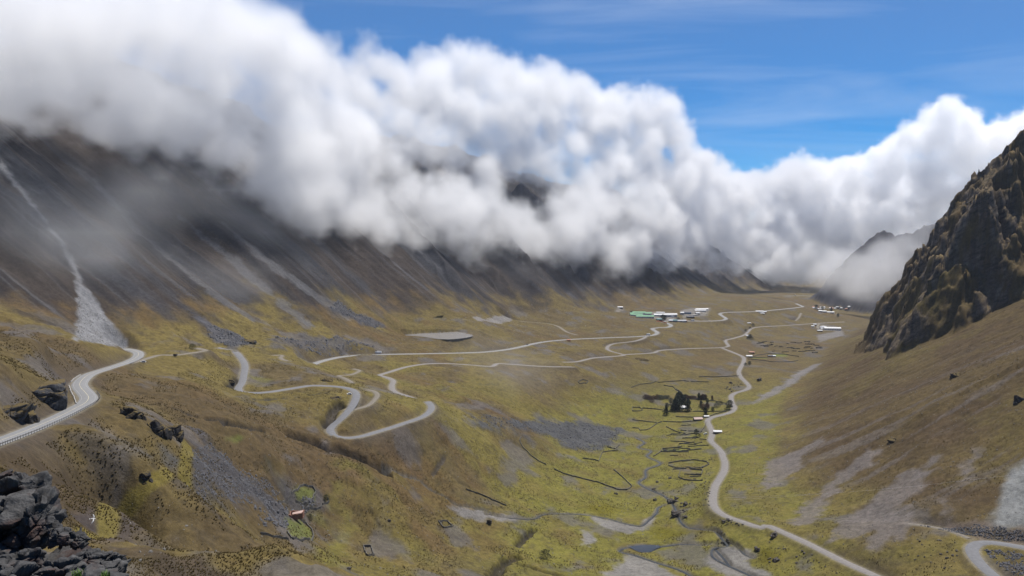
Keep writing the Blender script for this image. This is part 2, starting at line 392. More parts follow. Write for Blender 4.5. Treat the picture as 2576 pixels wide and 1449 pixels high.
def near_run(P, R):
    """distance to a run, and the value of its third column, over the ground grid"""
    D = np.full((NY, NU), 1e6, np.float32); V = np.zeros((NY, NU), np.float32); Sd = np.zeros((NY, NU), np.float32)
    for k in range(len(P) - 1):
        x0, y0 = P[k][:2]; x1, y1 = P[k + 1][:2]
        w = window((x0 + x1) / 2, (y0 + y1) / 2, R + math.hypot(x1 - x0, y1 - y0) / 2)
        xs, ys = X[w], Y[w]
        L2 = (x1 - x0) ** 2 + (y1 - y0) ** 2 + 1e-9
        t = np.clip(((xs - x0) * (x1 - x0) + (ys - y0) * (y1 - y0)) / L2, 0, 1)
        d = np.hypot(xs - x0 - t * (x1 - x0), ys - y0 - t * (y1 - y0))
        b = d < D[w]
        D[w] = np.where(b, d, D[w])
        if len(P[k]) > 2:
            V[w] = np.where(b, P[k][2] + t * (P[k + 1][2] - P[k][2]), V[w])
        Sd[w] = np.where(b, np.sign((x1 - x0) * (ys - y0) - (y1 - y0) * (xs - x0)), Sd[w])
    return D, V, Sd

# broad hummocks and small relief of the ground
flat = (1 - WALLM) * (1 - RIGHTM) * (1 - CRAG)
dist_k = np.clip(Y / 700, .25, 2.2)
ROADN = np.full((NY, NU), 1e6, np.float32)
for w_, pts in list(ROADS.values()) + list(TRACKS.values()):
    ROADN = np.minimum(ROADN, near_run(resample([at_z(*q) for q in pts], 12.0)[:, :2], 90)[0])
hill_m = sstep(5, 70, ROADN) * np.clip(1.25 - Y / 2500, .35, 1) * flat * sstep(60, 200, Y) * np.clip((Z + 275) / 90, .10, 1)
Z += hill_m * (3.2 * fbm(X / 95, Y / 95, 4, 80) + 2.2 * ridged(X / 38, Y / 38, 3, 84))
Z += (1 - CRAG) * sstep(40, 150, Y) * .65 * fbm(X / 6.5, Y / 6.5, 3, 88) * np.clip((Z + 280) / 60, .25, 1)

# ------------------------------------------------------------------ colours painted over the ground (material colours, plus some painted shade)
def C(*c): return np.array(c, np.float32)
n1 = fbm(X / 120, Y / 120, 5, 100); n2 = fbm(X / 31, Y / 31, 4, 110); n3 = fbm(X / 7, Y / 7, 3, 120); n4 = fbm(X / 260, Y / 260, 3, 130)
def mix(base, col, m):
    m = np.clip(m, 0, 1)[..., None]
    return base * (1 - m) + col * m
GOLD, GREEN, BROWN, RUST, DARKG = C(.138, .107, .036), C(.150, .137, .031), C(.106, .080, .038), C(.105, .064, .034), C(.048, .039, .026)
GREY, SCREE, PALE, ROCK, TURF = C(.105, .098, .098), C(.165, .150, .140), C(.20, .20, .205), C(.050, .047, .048), C(.125, .140, .036)
COL = np.empty((NY, NU, 3), np.float32); COL[:] = GOLD
COL = mix(COL, BROWN, sstep(-.25, .45, n1 + .5 * n2))
COL = mix(COL, RUST, .6 * sstep(.15, .6, n4 - .3 * n2))
lowland = sstep(-222, -262, Z) * (1 - sstep(0, 25, SR)) * sstep(1500, 1150, Y)
COL = mix(COL, GREEN, np.clip(lowland * (.85 + .5 * n2), 0, 1))
midgreen = sstep(-.1, .5, -n1 + .4 * n2) * sstep(-110, -190, Z) * sstep(1300, 900, Y)
COL = mix(COL, GREEN, .35 * midgreen)
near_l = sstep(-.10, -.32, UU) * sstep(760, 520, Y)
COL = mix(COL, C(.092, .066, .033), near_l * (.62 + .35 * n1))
COL = mix(COL, BROWN, .55 * sstep(1000, 1800, Y))
COL = mix(COL, DARKG, .38 * sstep(.18, .62, n3 + .25 * n2))
COL = mix(COL, GREY, .65 * sstep(.22, .62, fbm(X / 48, Y / 60, 5, 140)) * flat)
# left wall: scree streaks down the fall line, all darkened to paint in cloud shade
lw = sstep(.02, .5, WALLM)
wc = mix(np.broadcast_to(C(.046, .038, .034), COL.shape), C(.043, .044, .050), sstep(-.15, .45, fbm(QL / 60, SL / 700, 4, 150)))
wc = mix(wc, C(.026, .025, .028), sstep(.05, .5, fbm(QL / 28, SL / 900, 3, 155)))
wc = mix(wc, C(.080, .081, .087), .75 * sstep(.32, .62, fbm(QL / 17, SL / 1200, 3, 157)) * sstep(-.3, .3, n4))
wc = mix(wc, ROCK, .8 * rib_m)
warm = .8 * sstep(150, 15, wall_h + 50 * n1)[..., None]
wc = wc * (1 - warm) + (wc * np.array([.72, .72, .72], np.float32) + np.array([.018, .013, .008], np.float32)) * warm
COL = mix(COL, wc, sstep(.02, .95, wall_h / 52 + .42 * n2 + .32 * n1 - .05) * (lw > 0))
# right wall
rc = mix(np.broadcast_to(C(.100, .072, .032), COL.shape), C(.084, .058, .030), sstep(-.3, .4, n1 + .3 * n2))
rc = mix(rc, C(.112, .087, .030), .7 * sstep(.0, .5, n4 + .4 * n2))
scr = sstep(.12, .42, fbm(QR / 24, SR / 190, 4, 160) - .0012 * np.maximum(SR - 60, 0)) * sstep(900, 650, QR)
rc = mix(rc, C(.125, .108, .098), .6 * scr)
rc = mix(rc, C(.070, .050, .028), .6 * sstep(.15, .6, n3 + .3 * n2))
COL = mix(COL, rc, RIGHTM)
# crags
slope_y = np.gradient(Z, axis=0) / np.maximum(np.gradient(Y, axis=0), .1)
kc = mix(np.broadcast_to(C(.082, .066, .054), COL.shape), C(.135, .110, .086), sstep(-.1, .5, fbm(X / 13, Y / 13, 3, 170)))
ROCKF = (CRAG * sstep(-.28, .30, fbm(X / 70, Y / 70, 4, 176) + .25 * n3 + np.clip(sfo, 0, 400) / 330 - .22 + .45 * (rock_m - .5))).astype(np.float32)
COL = mix(COL, kc, ROCKF)
COL = mix(COL, C(.075, .072, .078), FARC)

def area(polypx, feather=6.0, nz=.5, ns=25.0):
    """soft mask of a ground area whose outline was traced"""
    P = np.array([ground_at(*p)[:2] for p in polypx])
    cx, cy = P.mean(0); R = np.hypot(*(P - P.mean(0)).T).max() + feather * 2
    w = window(cx, cy, R)
    xs, ys = X[w], Y[w]
    ins = np.zeros(xs.shape, bool); D = np.full(xs.shape, 1e6)
    for i in range(len(P)):
        (x0, y0), (x1, y1) = P[i], P[(i + 1) % len(P)]
        c_ = ((y0 > ys) != (y1 > ys)) & (xs < (x1 - x0) * (ys - y0) / (y1 - y0 + 1e-9) + x0)
        ins ^= c_
        t = np.clip(((xs - x0) * (x1 - x0) + (ys - y0) * (y1 - y0)) / ((x1 - x0) ** 2 + (y1 - y0) ** 2 + 1e-9), 0, 1)
        D = np.minimum(D, np.hypot(xs - x0 - t * (x1 - x0), ys - y0 - t * (y1 - y0)))
    sd = np.where(ins, D, -D) + nz * feather * 2 * fbm(xs / ns, ys / ns, 4, 200)
    return w, sstep(-feather, feather, sd), P
def paint(polypx, col, k=1.0, feather=6.0, nz=.6, ns=25.0):
    w, m, _ = area(polypx, feather, nz, ns)
    COL[w] = mix(COL[w], col, m * k)
    return w, m

# ------------------------------------------------------------------ cut the roads into the ground
ROADP = {}
ROADM = np.zeros((NY, NU), np.float32)
for nm, (wid, pts) in list(ROADS.items()) + list(TRACKS.items()):
    P = resample([at_z(*p) for p in pts], 4.0)
    ROADP[nm] = (wid, P)
    D, V, Sd = near_run(P, wid / 2 + 26)
    core = wid / 2 + 1.6
    dz = Z - V
    run = 4 + np.minimum(np.abs(dz) * .9, 18)
    k = 1 - sstep(core, core + 1, D) * 1.0
    blend = 1 - np.clip((D - core) / run, 0, 1)
    blend = np.where(D < core, 1, blend * blend * (3 - 2 * blend))
    Z = np.where(D < wid / 2 + 26, Z + (V - .28 - Z) * blend, Z).astype(np.float32)
    big = nm in ROADS
    cut = blend * sstep(1.0, 4.0, np.abs(dz)) * (D > core)
    COL = mix(COL, C(.075, .062, .052), .7 * cut)
    COL = mix(COL, C(.19, .17, .13) if big else C(.15, .13, .09), .8 * (1 - sstep(core - .6, core + 1.6, D)))
    ROADM = np.maximum(ROADM, 1 - sstep(core + 1, core + 6, D))

# ------------------------------------------------------------------ scree, gravel and bog patches
# (outlines traced in the 2576 wide frame)
paint([(196, 735), (212, 720), (232, 735), (262, 790), (300, 840), (320, 858), (190, 856), (196, 800)], PALE, 1.0, 3, .5, 14)
paint([(0, 395), (60, 480), (128, 570), (185, 650), (212, 715), (234, 740), (196, 745), (190, 690), (150, 610), (100, 540), (40, 470), (0, 420)], PALE, .85, 3, .5, 14)
for q in ([(232, 448), (255, 470), (340, 570), (420, 640), (560, 745), (640, 800), (632, 806), (540, 745), (410, 645), (325, 570), (238, 465)],
          [(430, 520), (520, 590), (640, 690), (720, 760), (800, 826), (776, 826), (700, 765), (610, 690), (500, 595)],
          [(560, 560), (660, 640), (800, 740), (900, 800), (870, 800), (770, 740), (640, 650)]):
    paint(q, C(.105, .105, .110), .65, 4, .9, 20)
ROCKY = []
for q, c_, k_ in (
    ([(512, 810), (560, 826), (610, 846), (628, 868), (580, 872), (530, 850)], C(.085, .085, .095), .9),
    ([(680, 850), (760, 842), (850, 850), (900, 866), (800, 880), (700, 876)], C(.085, .082, .088), .8),
    ([(850, 760), (900, 790), (960, 815), (940, 826), (880, 800), (830, 775)], C(.078, .078, .088), .9),
    ([(480, 1130), (530, 1108), (572, 1150), (640, 1195), (700, 1240), (690, 1262), (600, 1268), (520, 1240), (462, 1230), (490, 1180)], C(.066, .065, .072), .85),
    ([(1170, 1040), (1260, 1052), (1380, 1060), (1480, 1065), (1560, 1080), (1552, 1110), (1500, 1134), (1440, 1130), (1380, 1098), (1280, 1080), (1190, 1060)], C(.080, .080, .080), 1.0),
    ([(680, 1250), (760, 1250), (800, 1262), (720, 1290), (725, 1330), (665, 1320), (670, 1280)], C(.080, .076, .078), .8)):
    w, m = paint(q, c_, k_, 9, .9, 26)
    ROCKY.append((w, m))
    Z[w] += (m * (1.1 * ridged(X[w] / 9, Y[w] / 9, 3, 210) + .5)).astype(np.float32)
# grey gravels along the river flats and below the road
for q in (c7([(1130, 1215), (1400, 1330), (1600, 1448), (850, 1448), (980, 1370), (1060, 1290)]),
          c7([(1960, 1180), (2110, 1150), (2330, 1190), (2400, 1260), (2280, 1300), (2480, 1400), (2560, 1448), (2100, 1448), (1890, 1310), (1900, 1240)]),
          c7([(700, 830), (950, 890), (1230, 950), (1420, 770), (1400, 860), (1290, 990), (1100, 1030), (880, 960)]),
          c7([(640, 960), (760, 1010), (800, 1100), (720, 1150), (600, 1130), (700, 1080)]),
          c6([(1900, 760), (2200, 790), (2576, 850), (2576, 900), (2300, 890), (2000, 860)]),
          c3([(590, 590), (800, 580), (980, 600), (990, 625), (800, 645), (650, 630)])):
    paint(q, C(.19, .180, .172), .9, 3, .6, 12)
for q in (c8([(0, 300), (400, 150), (560, 60), (600, 90), (350, 260), (330, 380), (0, 600)]),
          c8([(230, 930), (350, 760), (640, 500), (1010, 180), (1170, 180), (1080, 330), (800, 480), (600, 720), (480, 930)]),
          c8([(680, 1090), (760, 900), (1100, 650), (1350, 420), (1560, 400), (1580, 560), (1300, 760), (1400, 760), (1500, 940), (1100, 1220), (1040, 1200), (1100, 980), (900, 1060)]),
          c8([(1930, 560), (1970, 400), (2080, 180), (2130, 190), (2020, 470), (1980, 560)]),
          c8([(1690, 870), (1760, 700), (1840, 720), (1800, 880)]),
          c8([(1450, 520), (1660, 250), (1720, 260), (1590, 500)])):
    paint(q, C(.150, .131, .120), .82, 4.5, .8, 16)
paint(c8([(2250, 950), (2300, 750), (2450, 420), (2576, 260), (2800, 260), (2800, 1000)]), C(.21, .215, .21), .95, 5, .5, 20)
paint(c8([(1700, 930), (2100, 900), (2576, 980), (2700, 1160), (2350, 1100), (2100, 1060), (1850, 980)]), C(.145, .115, .095), .8, 5, .6, 15)
paint(c4([(1570, 1310), (1700, 1230), (1900, 1120), (2200, 930), (2280, 920), (2050, 1090), (1800, 1240), (1600, 1330)]), C(.165, .155, .150), .9, 4, .7, 25)
paint(c4([(2230, 640), (2480, 590), (2500, 640), (2350, 680), (2260, 710)]), C(.18, .17, .165), .8, 5, .6, 25)
for q in (cf([(580, 1270), (700, 1235), (1140, 1250), (940, 1290), (590, 1300)]), c2([(190, 1300), (220, 1260), (380, 1265), (360, 1285)]),
          c6([(280, 880), (420, 880), (540, 1010), (540, 1070), (420, 1090), (310, 1040)]), c6([(360, 600), (470, 550), (560, 590), (540, 690), (400, 700)]),
          ch([(760, 1140), (1000, 1140), (1050, 1190), (800, 1200)]), ch([(320, 1210), (640, 1210), (640, 1240), (340, 1235)])):
    paint(q, TURF, .8, 2.0, .3, 8)
for q in (c7([(650, 720), (900, 730), (1030, 790), (940, 850), (700, 800)]), c7([(1380, 950), (1700, 1000), (1650, 1070), (1400, 1080)]), c7([(2400, 1170), (2576, 1130), (2576, 1400), (2450, 1300)])):
    paint(q, C(.12, .105, .012), .8, 6, .6, 20)
for q in (c6([(640, 430), (900, 330), (1000, 500), (760, 640)]), c2([(430, 640), (620, 690), (560, 720), (420, 690)]), c6([(0, 200), (200, 330), (180, 440), (0, 330)]), c6([(700, 980), (900, 1000), (820, 1330), (700, 1300)])):
    paint(q, GREEN, .7, 10, .8, 30)

for q, c_, k_ in (([(0, 1130), (60, 1120), (160, 1160), (230, 1230), (260, 1290), (215, 1345), (120, 1300), (0, 1200)], C(.060, .044, .028), .8),
                  ([(300, 1390), (400, 1372), (500, 1395), (560, 1449), (300, 1470)], C(.064, .048, .034), .85),
                  ([(230, 1105), (300, 1120), (420, 1190), (330, 1180), (250, 1160)], C(.072, .062, .052), .7),
                  ([(380, 1140), (450, 1165), (445, 1190), (400, 1205), (360, 1165)], C(.082, .082, .082), .8),
                  ([(300, 1300), (350, 1310), (355, 1370), (300, 1380), (270, 1340)], C(.066, .056, .056), .7),
                  ([(480, 1130), (560, 1100), (700, 1110), (640, 1060), (560, 1060)], C(.100, .074, .034), .5)):
    paint(q, c_, k_, 7, .9, 22)
Pg = resample([ground_at(*q) for q in ((475, 1120), (468, 1160), (420, 1190), (385, 1215), (350, 1245), (310, 1290), (270, 1320), (225, 1350))], 3.0)
D, V, Sd = near_run(Pg, 12)
COL = mix(COL, C(.155, .125, .032), .85 * (1 - sstep(1.6, 3.6, D + 1.2 * n2)))
# gullies and cuts, most with their shade painted on as dark colour
def gully(px, depth, wid, col=(.040, .034, .030), k=.8):
    P = resample([ground_at(*p) for p in px], 3.0)
    D, V, Sd = near_run(P, wid * 3)
    m = 1 - sstep(wid * .25, wid, D + wid * .35 * perlin(X / (wid * 1.3), Y / (wid * 1.3), 220))
    global Z, COL
    Z = (Z - depth * m).astype(np.float32)
    COL = mix(COL, C(*col), k * sstep(.15, .8, m))
    return P
gully(c6([(330, 30), (560, 90), (700, 150), (830, 175), (1000, 240), (1120, 300), (1250, 365)]), 9, 9)
gully(c6([(1250, 370), (1420, 425), (1600, 475), (1700, 560), (1850, 640), (1950, 715), (2280, 780)]), 2, 3, (.10, .095, .085), .7)
gully(c6([(2576, 1250), (2470, 1300), (2400, 1380), (2330, 1448)]) , 6, 6)
gully(c7([(0, 1320), (100, 1335), (220, 1385), (480, 1448)]), 4, 3.4)
gully(c7([(0, 1140), (90, 1060), (170, 980)]), 5, 4)
gully(c6([(1745, 430), (1800, 340), (1860, 250)]), 2.5, 2.5, (.07, .06, .05))
gully(c1([(2260, 770), (2350, 690)]), 4, 4, (.03, .03, .03))
gully(c2([(1190, 1150), (1240, 1060), (1260, 990), (1330, 930)]), 7, 6, (.05, .045, .045))
gully(c2([(450, 885), (620, 890), (780, 880)]), 2, 2.4, (.06, .06, .06))
gully(c2([(1040, 850), (1200, 825)]), 3, 3, (.06, .06, .06))
gully(c2([(160, 1115), (400, 1170), (560, 1195)]), 4, 3, (.05, .045, .04))
gully(c1([(1660, 960), (1850, 1020), (2050, 1090), (2250, 1120)]), 2.5, 2.5, (.05, .045, .04))

# streams
STREAMS = {'main': (1.9, c7([(1190, 60), (1280, 115), (1222, 165), (1345, 195), (1308, 250), (1440, 322), (1300, 385), (1290, 460), (1225, 512), (1330, 580), (1460, 635), (1540, 700), (1600, 790), (1640, 900), (1720, 960), (1850, 972), (1990, 985), (2060, 1060), (2110, 1130), (1975, 1165), (1955, 1240), (2120, 1340), (2270, 1405), (2440, 1470)])),
           'west': (1.5, c7([(1560, 720), (1420, 762), (1405, 805), (1310, 900), (1235, 945), (1050, 912), (940, 880), (700, 835), (450, 822), (260, 830), (180, 872), (0, 868), (-300, 820)])),
           'feeder': (1.7, c7([(2105, 1135), (1900, 1125), (1600, 1130), (1450, 1150), (1250, 1140), (1120, 1155), (1030, 1190), (1180, 1235), (1400, 1310), (1650, 1390), (1800, 1470)])),
           'braid': (1.6, c7([(1975, 1165), (2060, 1250), (2130, 1340)])), 'side': (1.4, c7([(2110, 1130), (2220, 1150), (2280, 1220), (2370, 1255)])),
           'upper': (1.6, cf([(860, 30), (920, 80), (990, 120)]))}
STREAMP = {}
for nm, (wid, px) in STREAMS.items():
    P = resample([ground_at(*p) for p in px], 3.0)
    zz = P[:, 2].copy()
    for _ in range(20):
        zz = np.minimum(zz, np.convolve(np.pad(zz, 2, 'edge'), np.ones(5) / 5, 'valid'))
    P[:, 2] = zz - .5
    STREAMP[nm] = (wid, P)
    D, V, Sd = near_run(P, wid * 5)
    m = 1 - sstep(wid * .55, wid * 1.6, D)
    Z = (Z * (1 - m) + np.minimum(Z, V - .35) * m).astype(np.float32)
    COL = mix(COL, C(.115, .105, .09), .75 * (1 - sstep(wid * .8, wid * 2.4, D + 1.2 * n3)))

# lakes: the ground is levelled below the water
LAKES = {}
for nm, q, lab in (('lake', [(1014, 834), (1060, 832), (1110, 832), (1150, 834), (1187, 847), (1165, 855), (1130, 858), (1105, 853), (1060, 846)], None),
                   ('pond', c7([(1130, 1155), (1200, 1142), (1310, 1136), (1410, 1140), (1450, 1152), (1390, 1175), (1330, 1205), (1250, 1206), (1190, 1185)]), None)):
    fo = 34.0 if nm == 'lake' else 8.0
    w, m, P = area(q, fo, .0, 12)
    lev = float(np.percentile([height(p[0], p[1])[0] for p in P], 45))
    m2 = np.clip(m * 2.1, 0, 1)
    Z[w] = (Z[w] * (1 - m2) + (lev + .25) * m2).astype(np.float32)
    w, m, P = area(q, 4.0 if nm == 'lake' else 2.0, .15, 12)
    mm = sstep(.0, .7, m)
    Z[w] = np.where(m > .02, Z[w] * (1 - mm) + (lev - .9) * mm, Z[w])
    far_ = sstep(0, .4, m) * (1 - mm)
    Z[w] = np.where((m > .02), np.minimum(Z[w], np.maximum(lev - .9 + far_ * 1.2, lev - .9)), Z[w])
    COL[w] = mix(COL[w], C(.15, .145, .14), .8 * sstep(0, .5, m))
    LAKES[nm] = (P, lev)

# level yards where the building groups stand
YARDS = []
for q, k in ((c4([(350, 410), (640, 405), (830, 425), (800, 500), (680, 500), (560, 470), (380, 450)]), .75), (c4([(860, 400), (1160, 365), (1130, 450), (900, 470)]), .75),
             (ch([(1680, 560), (2020, 590), (2040, 680), (1720, 670)]), .6), (cf([(950, 340), (1120, 350), (1130, 440), (960, 440)]), .5), (cg([(100, 40), (260, 60), (230, 140), (20, 190)]), .7)):
    w, m, P = area(q, 6.0, .3, 20)
    COL[w] = mix(COL[w], C(.20, .19, .18), m * k)
COL *= .88

from mathutils import noise as mnoise
# ------------------------------------------------------------------ materials
def new_mat(name):
    m = bpy.data.materials.new(name); m.use_nodes = True
    nt = m.node_tree
    return m, nt, nt.nodes, nt.links, nt.nodes['Principled BSDF']
def mat(name, col, rough=.85, var=.25, scale=1.0, bump=0.0, detail=6, metal=0.0, spec=.3):
    m, nt, N, L, b = new_mat(name)
    t = N.new('ShaderNodeTexCoord'); n = N.new('ShaderNodeTexNoise')
    n.inputs['Scale'].default_value = scale; n.inputs['Detail'].default_value = detail; n.inputs['Roughness'].default_value = .6
    L.new(t.outputs['Object'], n.inputs['Vector'])
    r = N.new('ShaderNodeMapRange'); r.inputs[1].default_value, r.inputs[2].default_value = .3, .7
    r.inputs[3].default_value, r.inputs[4].default_value = 1 - var, 1 + var
    L.new(n.outputs[0], r.inputs[0])
    x = N.new('ShaderNodeMix'); x.data_type = 'RGBA'; x.blend_type = 'MULTIPLY'; x.inputs[0].default_value = 1
    x.inputs[6].default_value = (*col, 1)
    L.new(r.outputs[0], x.inputs[7]); L.new(x.outputs[2], b.inputs['Base Color'])
    b.inputs['Roughness'].default_value = rough; b.inputs['Metallic'].default_value = metal; b.inputs['Specular IOR Level'].default_value = spec
    if bump:
        bp = N.new('ShaderNodeBump'); bp.inputs['Strength'].default_value = bump; bp.inputs['Distance'].default_value = .3 / max(scale, .01)
        L.new(n.outputs[0], bp.inputs['Height']); L.new(bp.outputs[0], b.inputs['Normal'])
    return m

def link(name, me, m=None, parent=None, kind=None):
    o = bpy.data.objects.new(name, me); SC.collection.objects.link(o)
    if m is not None: me.materials.append(m)
    if parent is not None: o.parent = parent
    if kind: o['kind'] = kind
    return o
def mesh_from(name, V, Fc, smooth=False):
    me = bpy.data.meshes.new(name)
    me.from_pydata([tuple(map(float, v)) for v in V], [], [tuple(int(i) for i in f) for f in Fc]); me.update()
    if smooth: me.polygons.foreach_set('use_smooth', [True] * len(me.polygons))
    return me
def tag(o, label, cat, group=None):
    o['label'] = label; o['category'] = cat
    if group: o['group'] = group
    return o

# ground
gm, nt, N, L, B = new_mat('ground')
at = N.new('ShaderNodeAttribute'); at.attribute_name = 'Col'
geo = N.new('ShaderNodeNewGeometry')
def noise(scale, detail=5, rough=.6, kind='ShaderNodeTexNoise'):
    n = N.new(kind); n.inputs['Scale'].default_value = scale
    n.inputs['Detail'].default_value = detail; n.inputs['Roughness'].default_value = rough
    L.new(geo.outputs['Position'], n.inputs['Vector']); return n
def rng(src, a, b, c, d):
    r = N.new('ShaderNodeMapRange'); r.inputs[1].default_value, r.inputs[2].default_value, r.inputs[3].default_value, r.inputs[4].default_value = a, b, c, d
    L.new(src, r.inputs[0]); return r.outputs[0]
def mul(a, b):
    m = N.new('ShaderNodeMath'); m.operation = 'MULTIPLY'; L.new(a, m.inputs[0]); L.new(b, m.inputs[1]); return m.outputs[0]
na, nb, nc = noise(.28, 6, .65), noise(1.3, 5, .7), noise(.045, 6, .6)
f = mul(mul(rng(na.outputs[0], .3, .7, .72, 1.28), rng(nb.outputs[0], .3, .7, .70, 1.30)), rng(nc.outputs[0], .3, .7, .82, 1.18))
mm = N.new('ShaderNodeMix'); mm.data_type = 'RGBA'; mm.blend_type = 'MULTIPLY'; mm.inputs[0].default_value = 1
# bare rock of the crags: tilted beds, with grass only where a ledge is flat enough
vr = N.new('ShaderNodeVectorRotate'); vr.rotation_type = 'Y_AXIS'; vr.inputs['Angle'].default_value = .66
L.new(geo.outputs['Position'], vr.inputs['Vector'])
vm = N.new('ShaderNodeVectorMath'); vm.operation = 'MULTIPLY'; vm.inputs[1].default_value = (.05, .05, .24); L.new(vr.outputs[0], vm.inputs[0])
nr_ = N.new('ShaderNodeTexNoise'); nr_.inputs['Scale'].default_value = 1.0; nr_.inputs['Detail'].default_value = 7; nr_.inputs['Roughness'].default_value = .68; L.new(vm.outputs[0], nr_.inputs['Vector'])
sxn = N.new('ShaderNodeSeparateXYZ'); L.new(geo.outputs['Normal'], sxn.inputs[0])
def mth(op, a, b):
    m = N.new('ShaderNodeMath'); m.operation = op
    for k, v in enumerate((a, b)):
        if isinstance(v, (int, float)): m.inputs[k].default_value = v
        else: L.new(v, m.inputs[k])
    return m.outputs[0]
slope_ = mth('ADD', sxn.outputs[2], mth('MULTIPLY', mth('SUBTRACT', nc.outputs[0], .5), .9))
gmask = rng(slope_, .30, .86, 0, 1)
gcol = N.new('ShaderNodeMix'); gcol.data_type = 'RGBA'; L.new(rng(na.outputs[0], .35, .65, 0, 1), gcol.inputs[0]); gcol.inputs[6].default_value = (.098, .073, .042, 1); gcol.inputs[7].default_value = (.136, .100, .050, 1)
rmul = N.new('ShaderNodeMix'); rmul.data_type = 'RGBA'; rmul.blend_type = 'MULTIPLY'; rmul.inputs[0].default_value = 1
L.new(at.outputs['Color'], rmul.inputs[6]); L.new(rng(nr_.outputs[0], .36, .64, .45, 1.9), rmul.inputs[7])
rg_ = N.new('ShaderNodeMix'); rg_.data_type = 'RGBA'; L.new(gmask, rg_.inputs[0]); L.new(rmul.outputs[2], rg_.inputs[6]); L.new(gcol.outputs[2], rg_.inputs[7])
csel = N.new('ShaderNodeMix'); csel.data_type = 'RGBA'; L.new(at.outputs['Alpha'], csel.inputs[0]); L.new(at.outputs['Color'], csel.inputs[6]); L.new(rg_.outputs[2], csel.inputs[7])
L.new(csel.outputs[2], mm.inputs[6]); L.new(f, mm.inputs[7]); L.new(mm.outputs[2], B.inputs['Base Color'])
B.inputs['Roughness'].default_value = .95; B.inputs['Specular IOR Level'].default_value = .1
bp = N.new('ShaderNodeBump'); bp.inputs['Strength'].default_value = .55; bp.inputs['Distance'].default_value = 1.0
bs = N.new('ShaderNodeMath'); bs.operation = 'MULTIPLY_ADD'; bs.inputs[1].default_value = .35
L.new(nb.outputs[0], bs.inputs[0]); L.new(na.outputs[0], bs.inputs[2])
L.new(mth('ADD', bs.outputs[0], mth('MULTIPLY', mth('MULTIPLY', nr_.outputs[0], at.outputs['Alpha']), 6.0)), bp.inputs['Height']); L.new(bp.outputs[0], B.inputs['Normal'])

me = bpy.data.meshes.new('ground')
me.vertices.add(NY * NU)
co = np.stack([US[None, :] * YS[:, None], np.broadcast_to(YS[:, None], (NY, NU)), Z], -1).astype(np.float32)
# the crag is not a smooth sheet: push its surface in and out along bedding and joints
ci = np.argwhere((CRAG > .05) & (np.abs(UU) < .80))
gy_ = np.gradient(Z, axis=0) / np.maximum(np.gradient(Y, axis=0), .05); gx_ = np.gradient(Z, axis=1) / np.maximum(np.gradient(X, axis=1), .05)
ca_, sa_ = math.cos(.66), math.sin(.66)
for j, i in ci:
    x, y, z = float(co[j, i, 0]), float(co[j, i, 1]), float(co[j, i, 2])
    b_ = z * ca_ - x * sa_; t_ = z * sa_ + x * ca_
    k = mnoise.ridged_multi_fractal(Vector((t_ / 42, y / 42, b_ / 15)), .9, 2.1, 5, 1.0, 2.0) - 1.1
    nx_, ny_ = -float(gx_[j, i]), -float(gy_[j, i]); ln = math.sqrt(nx_ * nx_ + ny_ * ny_ + 1)
    k *= 4.2 * float(CRAG[j, i])
    co[j, i, 0] += nx_ / ln * k; co[j, i, 1] += ny_ / ln * k; co[j, i, 2] += k / ln
print('crag vertices', len(ci))
me.vertices.foreach_set('co', co.ravel())
idx = np.arange(NY * NU, dtype=np.int32).reshape(NY, NU)
quads = np.stack([idx[:-1, :-1], idx[:-1, 1:], idx[1:, 1:], idx[1:, :-1]], -1).reshape(-1, 4)
nq = len(quads)
me.loops.add(nq * 4); me.loops.foreach_set('vertex_index', quads.ravel())
me.polygons.add(nq)
me.polygons.foreach_set('loop_start', np.arange(0, nq * 4, 4, dtype=np.int32))
me.polygons.foreach_set('use_smooth', np.ones(nq, bool))
me.update(calc_edges=True)
ca = me.color_attributes.new('Col', 'FLOAT_COLOR', 'POINT')
ca.data.foreach_set('color', np.concatenate([COL.reshape(-1, 3), ROCKF.reshape(-1, 1)], 1).astype(np.float32).ravel())
link('ground', me, gm, kind='structure')

# roads: crowned ribbons with a shallow camber
asphalt = mat('asphalt', (.20, .20, .20), .9, .12, .6, .1)
worn = mat('worn_asphalt', (.155, .155, .16), .9, .14, .5, .1)
dirt = mat('gravel_road', (.19, .176, .165), .95, .18, .5, .2)
track_m = mat('dirt_track', (.17, .150, .12), .95, .22, .5, .2)
line_m = mat('road_paint', (.30, .30, .29), .8, .15, 2.0)
line_y = mat('road_paint_yellow', (.50, .45, .30), .8, .15, 2.0)
def offset_run(P, off):
    T = np.gradient(P[:, :2], axis=0); T /= np.linalg.norm(T, axis=1)[:, None] + 1e-9
    return np.stack([P[:, 0] - T[:, 1] * off, P[:, 1] + T[:, 0] * off], 1)
def ribbon(name, P, offs, zs, m, kind='structure', wob=0.0):
    rows = []
    for o_, z_ in zip(offs, zs):
        e = offset_run(P, o_ + (wob * np.sign(o_) * np.array([perlin(np.array([k * .31]), np.array([o_]), 7)[0] for k in range(len(P))]) if wob and abs(o_) > .5 else 0)[:, None].T[0] if False else o_) if not wob else offset_run(P, o_)
        rows.append(np.concatenate([e, (P[:, 2] + z_)[:, None]], 1))
    V = np.stack(rows, 1).reshape(-1, 3); k = len(offs)
    Fc = [(a * k + b, a * k + b + 1, (a + 1) * k + b + 1, (a + 1) * k + b) for a in range(len(P) - 1) for b in range(k - 1)]
    return link(name, mesh_from(name, V, Fc, True), m, kind=kind)
